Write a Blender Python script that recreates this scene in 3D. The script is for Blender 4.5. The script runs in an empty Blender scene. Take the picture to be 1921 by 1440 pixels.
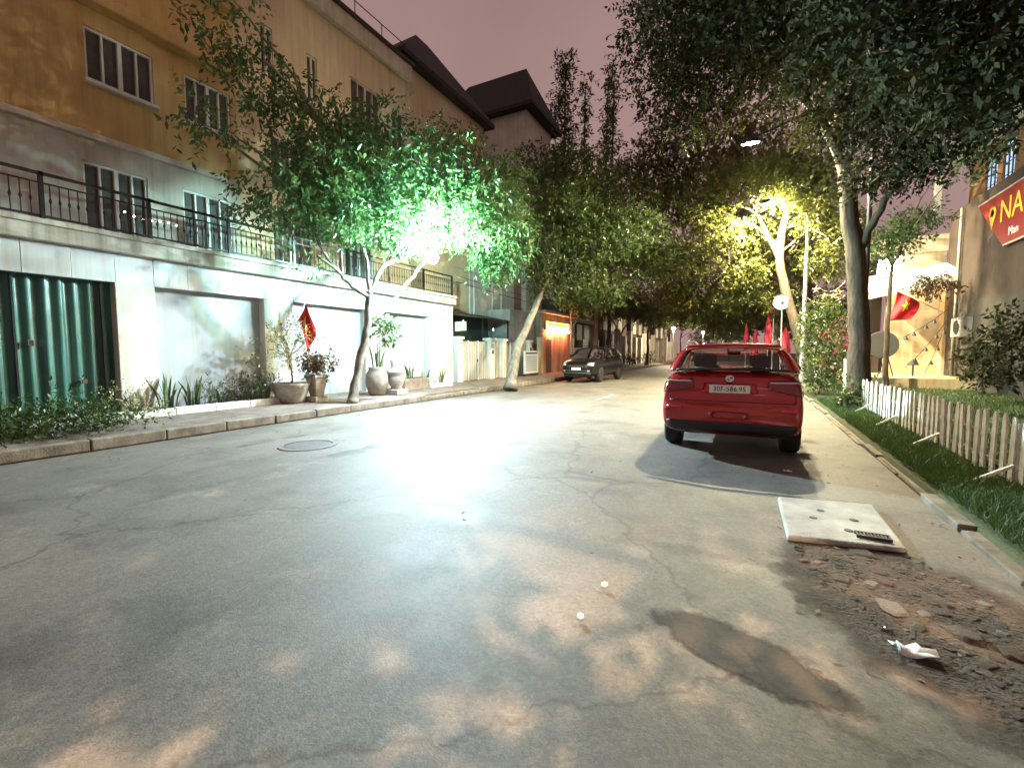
import bpy, math, random
import numpy as np
from mathutils import Vector
from mathutils.bvhtree import BVHTree

random.seed(11)
rng = np.random.default_rng(11)
sc = bpy.context.scene
col = sc.collection
R = math.radians
PI = math.pi

# ------------------------------------------------------------------ camera
cd = bpy.data.cameras.new('camera')
cam = bpy.data.objects.new('camera', cd)
col.objects.link(cam)
cd.sensor_width = 36.0
cd.lens = 850.0 / 1921.0 * 36.0
cd.clip_start = 0.05
cd.clip_end = 2000
cam.location = (0, 0, 1.45)
cam.rotation_euler = (R(90 - 4.04), 0, R(27.82))
sc.camera = cam

# ------------------------------------------------------------------ night sky: city glow on cloud
w = bpy.data.worlds.new('World')
sc.world = w
w.use_nodes = True
nt = w.node_tree
bg = nt.nodes['Background']
tc = nt.nodes.new('ShaderNodeTexCoord')
sep = nt.nodes.new('ShaderNodeSeparateXYZ')
ramp = nt.nodes.new('ShaderNodeValToRGB')
ramp.color_ramp.elements[0].position = 0.0
ramp.color_ramp.elements[0].color = (0.40, 0.255, 0.238, 1)
ramp.color_ramp.elements[1].position = 0.9
ramp.color_ramp.elements[1].color = (0.265, 0.172, 0.162, 1)
nt.links.new(tc.outputs['Generated'], sep.inputs[0])
nt.links.new(sep.outputs['Z'], ramp.inputs[0])
cn = nt.nodes.new('ShaderNodeTexNoise')
cn.inputs['Scale'].default_value = 2.2
cn.inputs['Detail'].default_value = 6
nt.links.new(tc.outputs['Generated'], cn.inputs[0])
cr = nt.nodes.new('ShaderNodeMapRange')
cr.inputs['To Min'].default_value = 0.72
cr.inputs['To Max'].default_value = 1.25
nt.links.new(cn.outputs[0], cr.inputs[0])
cm = nt.nodes.new('ShaderNodeMix')
cm.data_type = 'RGBA'
cm.blend_type = 'MULTIPLY'
cm.inputs[0].default_value = 1.0
nt.links.new(ramp.outputs[0], cm.inputs[6])
nt.links.new(cr.outputs[0], cm.inputs[7])
nt.links.new(cm.outputs[2], bg.inputs[0])
bg.inputs[1].default_value = 1.0

sc.view_settings.view_transform = 'Standard'
sc.view_settings.look = 'None'
sc.view_settings.exposure = 0.15
sc.view_settings.gamma = 1.0
sc.view_settings.use_curve_mapping = False
sc.cycles.use_denoising = True
sc.cycles.sample_clamp_indirect = 6.0
sc.cycles.max_bounces = 6
sc.cycles.transparent_max_bounces = 8
sc.cycles.caustics_reflective = False
sc.cycles.caustics_refractive = False

TREE_LAMP = 17500.0      # road side of the cool lamp in the roadside tree
TREE_LAMP_UP = 15500.0   # added brighter upper part of the globe, lights the crown
TREE_LAMP_BACK = 820.0  # its house side, set dimmer to spare the white front
STREET_LAMP = 24000.0   # radiance of the street lamp over the road

# ------------------------------------------------------------------ materials
MATS = {}
def mat(name, color, rough=0.75, var=0.18, scale=2.5, bump=0.0, bscale=60.0, metal=0.0,
        col2=None, spec=0.5, coat=0.0, stretch=(1, 1, 1), thr=(0.35, 0.7), detail=6, streak=0.0):
    if name in MATS:
        return MATS[name]
    m = bpy.data.materials.new(name)
    m.use_nodes = True
    t = m.node_tree
    b = t.nodes['Principled BSDF']
    b.inputs['Roughness'].default_value = rough
    b.inputs['Metallic'].default_value = metal
    b.inputs['Specular IOR Level'].default_value = spec
    b.inputs['Coat Weight'].default_value = coat
    b.inputs['Coat Roughness'].default_value = 0.05
    co = t.nodes.new('ShaderNodeTexCoord')
    mp = t.nodes.new('ShaderNodeMapping')
    mp.inputs['Scale'].default_value = stretch
    t.links.new(co.outputs['Object'], mp.inputs[0])
    n = t.nodes.new('ShaderNodeTexNoise')
    n.inputs['Scale'].default_value = scale
    n.inputs['Detail'].default_value = detail
    n.inputs['Roughness'].default_value = 0.62
    t.links.new(mp.outputs[0], n.inputs[0])
    r = t.nodes.new('ShaderNodeValToRGB')
    c = np.array(color[:3], float)
    d = np.array(col2, float) if col2 is not None else c * (1 - var)
    r.color_ramp.elements[0].position = thr[0]
    r.color_ramp.elements[1].position = thr[1]
    r.color_ramp.elements[0].color = (*d, 1)
    r.color_ramp.elements[1].color = (*(np.minimum(c * (1 + var * .4), 0.95) if col2 is None else c), 1)
    t.links.new(n.outputs[0], r.inputs[0])
    if streak > 0:
        m3 = t.nodes.new('ShaderNodeMapping')
        m3.inputs['Scale'].default_value = (5.0, 5.0, 0.28)
        t.links.new(co.outputs['Object'], m3.inputs[0])
        n3 = t.nodes.new('ShaderNodeTexNoise')
        n3.inputs['Scale'].default_value = 1.0
        n3.inputs['Detail'].default_value = 7
        n3.inputs['Roughness'].default_value = 0.7
        t.links.new(m3.outputs[0], n3.inputs[0])
        r3 = t.nodes.new('ShaderNodeValToRGB')
        r3.color_ramp.elements[0].position = 0.30
        r3.color_ramp.elements[1].position = 0.56
        k3 = 1 - streak
        r3.color_ramp.elements[0].color = (k3, k3 * .94, k3 * .86, 1)
        r3.color_ramp.elements[1].color = (1, 1, 1, 1)
        t.links.new(n3.outputs[0], r3.inputs[0])
        x3 = t.nodes.new('ShaderNodeMix')
        x3.data_type = 'RGBA'
        x3.blend_type = 'MULTIPLY'
        x3.inputs[0].default_value = 1.0
        t.links.new(r.outputs[0], x3.inputs[6])
        t.links.new(r3.outputs[0], x3.inputs[7])
        t.links.new(x3.outputs[2], b.inputs['Base Color'])
    else:
        t.links.new(r.outputs[0], b.inputs['Base Color'])
    if bump > 0:
        n2 = t.nodes.new('ShaderNodeTexNoise')
        n2.inputs['Scale'].default_value = bscale
        n2.inputs['Detail'].default_value = 5
        t.links.new(mp.outputs[0], n2.inputs[0])
        bp = t.nodes.new('ShaderNodeBump')
        bp.inputs['Strength'].default_value = bump
        bp.inputs['Distance'].default_value = 0.02
        t.links.new(n2.outputs[0], bp.inputs['Height'])
        t.links.new(bp.outputs[0], b.inputs['Normal'])
    MATS[name] = m
    return m

def emit(name, color, strength):
    m = bpy.data.materials.new(name)
    m.use_nodes = True
    t = m.node_tree
    t.nodes.clear()
    o = t.nodes.new('ShaderNodeOutputMaterial')
    e = t.nodes.new('ShaderNodeEmission')
    e.inputs[0].default_value = (*color, 1)
    e.inputs[1].default_value = strength
    t.links.new(e.outputs[0], o.inputs[0])
    return m

def leaf_mat(name, c0, c1, c2, trans=0.35, rough=0.45):
    m = bpy.data.materials.new(name)
    m.use_nodes = True
    t = m.node_tree
    b = t.nodes['Principled BSDF']
    out = t.nodes['Material Output']
    b.inputs['Roughness'].default_value = rough
    a = t.nodes.new('ShaderNodeAttribute')
    a.attribute_name = 'tint'
    r = t.nodes.new('ShaderNodeValToRGB')
    e = r.color_ramp.elements
    e[0].color = (*c0, 1)
    e[1].color = (*c2, 1)
    x = e.new(0.55)
    x.color = (*c1, 1)
    t.links.new(a.outputs['Fac'], r.inputs[0])
    t.links.new(r.outputs[0], b.inputs['Base Color'])
    tr = t.nodes.new('ShaderNodeBsdfTranslucent')
    t.links.new(r.outputs[0], tr.inputs[0])
    mx = t.nodes.new('ShaderNodeMixShader')
    mx.inputs[0].default_value = trans
    t.links.new(b.outputs[0], mx.inputs[1])
    t.links.new(tr.outputs[0], mx.inputs[2])
    t.links.new(mx.outputs[0], out.inputs[0])
    return m

def glass(name, tint=(0.5, 0.55, 0.55), mixf=0.35, rough=0.02):
    m = bpy.data.materials.new(name)
    m.use_nodes = True
    t = m.node_tree
    t.nodes.clear()
    o = t.nodes.new('ShaderNodeOutputMaterial')
    g = t.nodes.new('ShaderNodeBsdfGlossy')
    g.inputs[0].default_value = (0.9, 0.9, 0.9, 1)
    g.inputs['Roughness'].default_value = rough
    tr = t.nodes.new('ShaderNodeBsdfTransparent')
    tr.inputs[0].default_value = (*tint, 1)
    f = t.nodes.new('ShaderNodeFresnel')
    f.inputs[0].default_value = 1.5
    mx = t.nodes.new('ShaderNodeMixShader')
    ad = t.nodes.new('ShaderNodeMath')
    ad.operation = 'ADD'
    ad.inputs[1].default_value = mixf * 0.1
    ad.use_clamp = True
    t.links.new(f.outputs[0], ad.inputs[0])
    t.links.new(ad.outputs[0], mx.inputs[0])
    t.links.new(tr.outputs[0], mx.inputs[1])
    t.links.new(g.outputs[0], mx.inputs[2])
    t.links.new(mx.outputs[0], o.inputs[0])
    return m

def asphalt(name, ca, cb, cc, rough=0.62):
    """worn asphalt: broad dusty areas, tyre polish, fine aggregate"""
    m = bpy.data.materials.new(name)
    m.use_nodes = True
    t = m.node_tree
    L = t.links.new
    b = t.nodes['Principled BSDF']
    co = t.nodes.new('ShaderNodeTexCoord')
    mp = t.nodes.new('ShaderNodeMapping')
    mp.inputs['Scale'].default_value = (1.0, 0.32, 1)
    L(co.outputs['Object'], mp.inputs[0])
    def noise(scale, det, src):
        n = t.nodes.new('ShaderNodeTexNoise')
        n.inputs['Scale'].default_value = scale
        n.inputs['Detail'].default_value = det
        n.inputs['Roughness'].default_value = 0.65
        L(src, n.inputs[0])
        return n
    n1 = noise(0.55, 7, mp.outputs[0])
    n2 = noise(1.7, 8, co.outputs['Object'])
    n3 = noise(140, 3, co.outputs['Object'])
    v = t.nodes.new('ShaderNodeTexVoronoi')
    v.inputs['Scale'].default_value = 95
    L(co.outputs['Object'], v.inputs[0])
    r1 = t.nodes.new('ShaderNodeValToRGB')
    r1.color_ramp.elements[0].position = 0.38
    r1.color_ramp.elements[1].position = 0.63
    r1.color_ramp.elements[0].color = (*ca, 1)
    r1.color_ramp.elements[1].color = (*cb, 1)
    L(n1.outputs[0], r1.inputs[0])
    r2 = t.nodes.new('ShaderNodeValToRGB')
    r2.color_ramp.elements[0].position = 0.55
    r2.color_ramp.elements[1].position = 0.72
    r2.color_ramp.elements[0].color = (0, 0, 0, 1)
    r2.color_ramp.elements[1].color = (1, 1, 1, 1)
    L(n2.outputs[0], r2.inputs[0])
    mx = t.nodes.new('ShaderNodeMix')
    mx.data_type = 'RGBA'
    L(r2.outputs[0], mx.inputs[0])
    L(r1.outputs[0], mx.inputs[6])
    mx.inputs[7].default_value = (*cc, 1)
    m2 = t.nodes.new('ShaderNodeMix')
    m2.data_type = 'RGBA'
    m2.blend_type = 'MULTIPLY'
    m2.inputs[0].default_value = 0.55
    r3 = t.nodes.new('ShaderNodeValToRGB')
    r3.color_ramp.elements[0].position = 0.3
    r3.color_ramp.elements[1].position = 0.62
    r3.color_ramp.elements[0].color = (0.45, 0.45, 0.45, 1)
    r3.color_ramp.elements[1].color = (1.15, 1.15, 1.15, 1)
    L(n3.outputs[0], r3.inputs[0])
    L(mx.outputs[2], m2.inputs[6])
    L(r3.outputs[0], m2.inputs[7])
    # hairline cracks, warped
    wn = noise(2.2, 4, co.outputs['Object'])
    vm = t.nodes.new('ShaderNodeVectorMath'); vm.operation = 'MULTIPLY_ADD'
    vm.inputs[1].default_value = (.55, .55, .0)
    L(wn.outputs['Color'], vm.inputs[0]); L(co.outputs['Object'], vm.inputs[2])
    vc = t.nodes.new('ShaderNodeTexVoronoi'); vc.feature = 'DISTANCE_TO_EDGE'
    vc.inputs['Scale'].default_value = 0.30
    L(vm.outputs[0], vc.inputs[0])
    rc_ = t.nodes.new('ShaderNodeValToRGB')
    rc_.color_ramp.elements[0].position = 0.0015; rc_.color_ramp.elements[1].position = 0.006
    rc_.color_ramp.elements[0].color = (.55, .52, .48, 1); rc_.color_ramp.elements[1].color = (1, 1, 1, 1)
    L(vc.outputs['Distance'], rc_.inputs[0])
    # oil and damp stains
    ns = noise(0.9, 9, co.outputs['Object'])
    rs = t.nodes.new('ShaderNodeValToRGB')
    rs.color_ramp.elements[0].position = 0.34; rs.color_ramp.elements[1].position = 0.50
    rs.color_ramp.elements[0].color = (.52, .50, .47, 1); rs.color_ramp.elements[1].color = (1, 1, 1, 1)
    L(ns.outputs[0], rs.inputs[0])
    k1 = t.nodes.new('ShaderNodeMix'); k1.data_type = 'RGBA'; k1.blend_type = 'MULTIPLY'; k1.inputs[0].default_value = 1
    k2 = t.nodes.new('ShaderNodeMix'); k2.data_type = 'RGBA'; k2.blend_type = 'MULTIPLY'; k2.inputs[0].default_value = .85
    L(m2.outputs[2], k1.inputs[6]); L(rc_.outputs[0], k1.inputs[7])
    L(k1.outputs[2], k2.inputs[6]); L(rs.outputs[0], k2.inputs[7])
    # pale stone chips
    v2 = t.nodes.new('ShaderNodeTexVoronoi'); v2.inputs['Scale'].default_value = 55
    L(co.outputs['Object'], v2.inputs[0])
    sc2 = t.nodes.new('ShaderNodeSeparateColor'); L(v2.outputs['Color'], sc2.inputs[0])
    rp = t.nodes.new('ShaderNodeMapRange'); rp.inputs['From Min'].default_value = .0; rp.inputs['From Max'].default_value = 1
    rp.inputs['To Min'].default_value = .8; rp.inputs['To Max'].default_value = 1.18
    L(sc2.outputs[0], rp.inputs[0])
    k3 = t.nodes.new('ShaderNodeMix'); k3.data_type = 'RGBA'; k3.blend_type = 'MULTIPLY'; k3.inputs[0].default_value = 1
    L(k2.outputs[2], k3.inputs[6]); L(rp.outputs[0], k3.inputs[7])
    L(k3.outputs[2], b.inputs['Base Color'])
    rr = t.nodes.new('ShaderNodeMapRange')
    rr.inputs['To Min'].default_value = rough - 0.14
    rr.inputs['To Max'].default_value = rough + 0.14
    L(n2.outputs[0], rr.inputs[0])
    L(rr.outputs[0], b.inputs['Roughness'])
    bp = t.nodes.new('ShaderNodeBump')
    bp.inputs['Strength'].default_value = 0.2
    bp.inputs['Distance'].default_value = 0.004
    L(v.outputs['Distance'], bp.inputs['Height'])
    bp2 = t.nodes.new('ShaderNodeBump')
    bp2.inputs['Strength'].default_value = 0.18
    bp2.inputs['Distance'].default_value = 0.02
    L(n2.outputs[0], bp2.inputs['Height'])
    L(bp.outputs[0], bp2.inputs['Normal'])
    L(bp2.outputs[0], b.inputs['Normal'])
    return m

ASPHALT = asphalt('asphalt', (0.115, 0.104, 0.091), (0.17, 0.153, 0.132), (0.23, 0.202, 0.168), 0.68)
PATCH = asphalt('patch_asphalt', (0.035, 0.028, 0.021), (0.06, 0.047, 0.036), (0.11, 0.088, 0.066), 0.8)
CEMENT_PATCH = asphalt('cement_patch', (0.20, 0.185, 0.16), (0.29, 0.265, 0.225), (0.34, 0.31, 0.26), 0.8)
WORN = asphalt('worn_patch', (0.13, 0.125, 0.115), (0.185, 0.172, 0.155), (0.24, 0.22, 0.19), 0.7)
def soft_patch(name, base, c, ax_, rot, jag=.5, nscale=6.0, lo=.95, hi=1.12):
    """copy of a road material that crumbles away towards an irregular edge"""
    m = base.copy(); m.name = name
    t = m.node_tree; L = t.links.new
    b = t.nodes['Principled BSDF']; out = t.nodes['Material Output']
    co = t.nodes.new('ShaderNodeTexCoord')
    mp = t.nodes.new('ShaderNodeMapping'); mp.vector_type = 'TEXTURE'
    mp.inputs['Location'].default_value = (c[0], c[1], 0); mp.inputs['Rotation'].default_value = (0, 0, rot); mp.inputs['Scale'].default_value = (ax_[0], ax_[1], 1)
    L(co.outputs['Object'], mp.inputs[0])
    ml = t.nodes.new('ShaderNodeVectorMath'); ml.operation = 'MULTIPLY'; ml.inputs[1].default_value = (1, 1, 0); L(mp.outputs[0], ml.inputs[0])
    ln = t.nodes.new('ShaderNodeVectorMath'); ln.operation = 'LENGTH'; L(ml.outputs[0], ln.inputs[0])
    n = t.nodes.new('ShaderNodeTexNoise'); n.inputs['Scale'].default_value = nscale; n.inputs['Detail'].default_value = 9; n.inputs['Roughness'].default_value = .68
    L(co.outputs['Object'], n.inputs[0])
    ma = t.nodes.new('ShaderNodeMath'); ma.operation = 'MULTIPLY_ADD'; ma.inputs[1].default_value = jag * 2; L(n.outputs[0], ma.inputs[0])
    sb = t.nodes.new('ShaderNodeMath'); sb.operation = 'SUBTRACT'; sb.inputs[1].default_value = jag; L(ln.outputs['Value'], sb.inputs[0]); L(sb.outputs[0], ma.inputs[2])
    mr = t.nodes.new('ShaderNodeMapRange'); mr.inputs['From Min'].default_value = lo; mr.inputs['From Max'].default_value = hi; L(ma.outputs[0], mr.inputs[0])
    tr = t.nodes.new('ShaderNodeBsdfTransparent'); mx = t.nodes.new('ShaderNodeMixShader')
    L(mr.outputs[0], mx.inputs[0]); L(b.outputs[0], mx.inputs[1]); L(tr.outputs[0], mx.inputs[2]); L(mx.outputs[0], out.inputs[0])
    return m
PATCH_S = soft_patch('patch_asphalt_edge', PATCH, (0.0, 2.4), (.43, .20), R(-21), .62, 4.2, .85, 1.1)
WORN_S = soft_patch('worn_patch_edge', WORN, (-6.1, 4.75), (1.0, .8), 0, .4, 2.5, .8, 1.2)
PAVE = mat('pavement', (0.24, 0.195, 0.17), 0.85, col2=(0.11, 0.085, 0.072), scale=3.2, bump=0.6, bscale=26)
DIRT = mat('dusty_dirt', (0.11, 0.082, 0.06), 0.95, col2=(0.05, 0.037, 0.028), scale=6, bump=0.9, bscale=40)
VERGE = mat('verge_concrete', (0.20, 0.18, 0.145), 0.85, col2=(0.10, 0.085, 0.066), scale=1.8, bump=0.5, bscale=30)
KERB = mat('kerb_concrete', (0.30, 0.265, 0.22), 0.85, col2=(0.13, 0.11, 0.09), scale=4, bump=0.4, bscale=40, streak=0.3)
KERBD = mat('dirty_kerb', (0.26, 0.225, 0.18), 0.9, col2=(0.08, 0.068, 0.05), scale=2.2, bump=0.6, bscale=30)
SOIL = mat('soil', (0.09, 0.065, 0.045), 0.95, col2=(0.04, 0.03, 0.02), scale=9, bump=0.8, bscale=35)
LAWNSOIL = mat('lawn_soil', (0.06, 0.085, 0.03), 0.95, col2=(0.045, 0.05, 0.02), scale=4, bump=0.6, bscale=30)
CONC = mat('slab_concrete', (0.52, 0.52, 0.49), 0.8, col2=(0.30, 0.30, 0.27), scale=3.5, bump=0.5, bscale=50)
WHITE = mat('white_plaster', (0.74, 0.74, 0.72), 0.7, col2=(0.62, 0.61, 0.58), scale=1.1, bump=0.15, bscale=30)
COLUMNW = mat('column_plaster', (0.78, 0.77, 0.74), 0.72, col2=(0.66, 0.64, 0.60), scale=1.4, bump=0.2, bscale=40, stretch=(1, 1, .35), streak=0.25)
SHUTTER = mat('shutter_paint', (0.46, 0.50, 0.53), 0.42, col2=(0.39, 0.43, 0.46), scale=0.9, stretch=(1, 1, 2), bump=0.08, bscale=8, streak=0.15)
TILE = mat('fascia_tile', (0.70, 0.73, 0.76), 0.35, col2=(0.60, 0.63, 0.66), scale=1.3, streak=0.18)
LEDGE = mat('ledge_plaster', (0.66, 0.63, 0.55), 0.85, col2=(0.42, 0.38, 0.31), scale=2.2, bump=0.4, bscale=30, stretch=(1, .6, 2), streak=0.5)
YELLOW = mat('yellow_plaster', (0.62, 0.43, 0.19), 0.85, col2=(0.50, 0.32, 0.13), scale=0.9, bump=0.2, bscale=25, streak=0.22)
BEIGE = mat('beige_plaster', (0.66, 0.54, 0.37), 0.85, col2=(0.56, 0.44, 0.29), scale=0.8, bump=0.2, bscale=25, streak=0.2)
PALE = mat('pale_cornice', (0.64, 0.58, 0.48), 0.85, col2=(0.5, 0.44, 0.36), scale=1.5, streak=0.22)
GREYP = mat('grey_plaster', (0.42, 0.40, 0.38), 0.88, col2=(0.25, 0.235, 0.22), scale=1.2, bump=0.4, bscale=18, streak=0.22)
DARKROOF = mat('roof_tile', (0.026, 0.021, 0.02), 0.85, col2=(0.015, 0.012, 0.012), scale=3, bump=0.6, bscale=12)
FRAMEW = mat('window_frame_paint', (0.68, 0.68, 0.66), 0.5, var=0.1)
LOUVRE = mat('louvre_wood', (0.075, 0.06, 0.05), 0.6, col2=(0.045, 0.036, 0.03), scale=6)
IRON = mat('wrought_iron', (0.045, 0.05, 0.05), 0.4, col2=(0.03, 0.03, 0.03), metal=0.6, scale=20)
STEELW = mat('galvanised_paint', (0.72, 0.72, 0.70), 0.45, col2=(0.55, 0.55, 0.53), scale=6)
DARKM = mat('dark_metal', (0.05, 0.052, 0.055), 0.45, metal=0.7, scale=12)
BARKL = mat('pale_bark', (0.30, 0.27, 0.22), 0.9, col2=(0.12, 0.10, 0.08), scale=7, bump=0.9, bscale=22, stretch=(1, 1, .4))
BARKD = mat('brown_bark', (0.15, 0.115, 0.08), 0.92, col2=(0.06, 0.045, 0.03), scale=7, bump=1.0, bscale=18, stretch=(1, 1, .3))
RUBBER = mat('tyre_rubber', (0.018, 0.018, 0.018), 0.8, var=0.2)
RIM = mat('rim_alloy', (0.55, 0.55, 0.56), 0.3, metal=0.9, var=0.05)
BLACKP = mat('black_plastic', (0.02, 0.02, 0.021), 0.5, var=0.1)
DARKIN = mat('car_interior', (0.03, 0.027, 0.026), 0.8, var=0.2)
CHROME = mat('chrome', (0.8, 0.8, 0.8), 0.12, metal=1.0, var=0.02)
PLATE = mat('plate_white', (0.9, 0.9, 0.88), 0.4, var=0.04)
INK = mat('ink_dark', (0.03, 0.03, 0.035), 0.6, var=0.05)
RED_PAINT = mat('red_car_paint', (0.42, 0.012, 0.016), 0.22, var=0.08, metal=0.25, coat=1.0, scale=1.0)
BLACK_PAINT = mat('black_car_paint', (0.008, 0.008, 0.008), 0.35, var=0.1, spec=.2, coat=.5, scale=1.0)
LENS_RED = mat('tail_lens', (0.22, 0.006, 0.012), 0.12, var=0.1, coat=1.0)
REFLECTOR = mat('reflector_red', (0.85, 0.05, 0.13), 0.25, var=0.05)
LENS_CLEAR = mat('lamp_lens', (0.75, 0.78, 0.80), 0.12, metal=0.5, var=0.1)
FLAGRED = mat('flag_red', (0.62, 0.012, 0.02), 0.7, var=0.2, scale=4)
FLAGYEL = mat('flag_yellow', (0.88, 0.62, 0.04), 0.7, var=0.05)
CLAY = mat('glazed_pot', (0.36, 0.30, 0.26), 0.6, col2=(0.20, 0.15, 0.12), scale=5, bump=0.3)
STONEP = mat('stone_planter', (0.50, 0.46, 0.40), 0.85, col2=(0.30, 0.26, 0.22), scale=6, bump=0.5)
GATEW = mat('gate_paint', (0.44, 0.43, 0.41), 0.55, col2=(0.32, 0.30, 0.28), scale=2.5, stretch=(1, 1, .4), streak=0.2)
RUSTW = mat('stained_wall', (0.50, 0.36, 0.27), 0.88, col2=(0.26, 0.17, 0.12), scale=1.6, bump=0.4, bscale=20, stretch=(1, 1, .5), streak=0.5)
CANOPY = mat('canopy_sheet', (0.045, 0.05, 0.05), 0.7, col2=(0.025, 0.03, 0.03), scale=3)
CURTAIN = mat('teal_door_paint', (0.055, 0.20, 0.18), 0.42, col2=(0.02, 0.09, 0.082), scale=2, stretch=(1, 5, .2), streak=0.5)
CREAMW = mat('cream_wall', (0.70, 0.56, 0.36), 0.85, col2=(0.60, 0.46, 0.29), scale=1.4, bump=0.3, bscale=24, streak=0.25)
BROWNW = mat('brown_wall', (0.08, 0.055, 0.04), 0.88, col2=(0.05, 0.034, 0.026), scale=1.1, bump=0.3, bscale=22, streak=0.2)
BANNER = mat('banner_red', (0.30, 0.022, 0.014), 0.6, col2=(0.22, 0.016, 0.01), scale=2)
PICKET = mat('picket_paint', (0.86, 0.87, 0.85), 0.6, col2=(0.50, 0.50, 0.46), scale=7, streak=0.15)
STONE = mat('broken_stone', (0.15, 0.118, 0.092), 0.92, col2=(0.06, 0.046, 0.035), scale=8, bump=0.7, bscale=30)
PAPER = mat('paper_white', (0.8, 0.8, 0.8), 0.7, var=0.05)
PINK = mat('pink_cloth', (0.45, 0.02, 0.045), 0.75, var=0.2, scale=4)
MARK = mat('road_paint', (0.62, 0.61, 0.58), 0.75, col2=(0.22, 0.21, 0.19), scale=7, thr=(.45, .6))
GLASSD = glass('house_glass', (0.6, 0.68, 0.66), 0.3)
GLASSC = glass('car_glass', (0.5, 0.52, 0.5), 0.2)
GLASSB = glass('dark_car_glass', (0.10, 0.11, 0.11), 0.0)
LEAF_A = leaf_mat('leaf_drooping', (0.04, 0.10, 0.035), (0.08, 0.16, 0.05), (0.15, 0.21, 0.07), .42)
LEAF_B = leaf_mat('leaf_dark', (0.045, 0.08, 0.022), (0.075, 0.115, 0.03), (0.12, 0.145, 0.04), .34)
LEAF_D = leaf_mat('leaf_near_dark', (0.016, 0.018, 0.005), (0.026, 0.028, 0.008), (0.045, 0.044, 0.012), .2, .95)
LEAF_Y = leaf_mat('leaf_olive', (0.06, 0.08, 0.018), (0.12, 0.13, 0.03), (0.20, 0.19, 0.05), .38)
LEAF_G = leaf_mat('leaf_ground', (0.03, 0.06, 0.015), (0.055, 0.095, 0.025), (0.10, 0.13, 0.04), .25)
LEAF_R = leaf_mat('leaf_reddish', (0.06, 0.03, 0.02), (0.10, 0.05, 0.025), (0.10, 0.11, 0.04), .25)
LEAF_F = leaf_mat('leaf_blossom', (0.12, 0.13, 0.03), (0.34, 0.30, 0.10), (0.65, 0.58, 0.30), .3)
PETAL = leaf_mat('petal_pink', (0.10, 0.03, 0.03), (0.5, 0.06, 0.12), (0.6, 0.16, 0.2), .25)
GRASS = leaf_mat('grass_blade', (0.03, 0.07, 0.016), (0.055, 0.105, 0.025), (0.10, 0.14, 0.04), .25, .6)

# ------------------------------------------------------------------ mesh helpers
ORG = {}
def tag(o, label=None, cat=None, group=None, kind=None):
    if label: o['label'] = label
    if cat: o['category'] = cat
    if group: o['group'] = group
    if kind: o['kind'] = kind
    return o

def thing(name, label, cat, loc, group=None, local=False, rz=0.0):
    o = bpy.data.objects.new(name, None)
    o.empty_display_size = 0.2
    col.objects.link(o)
    o.location = loc
    o.rotation_euler = (0, 0, rz)
    ORG[o] = Vector((0, 0, 0)) if local else Vector(loc)
    return tag(o, label, cat, group)

def root_org(o):
    while o is not None and o not in ORG:
        o = o.parent
    return ORG[o] if o is not None else Vector((0, 0, 0))

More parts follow.
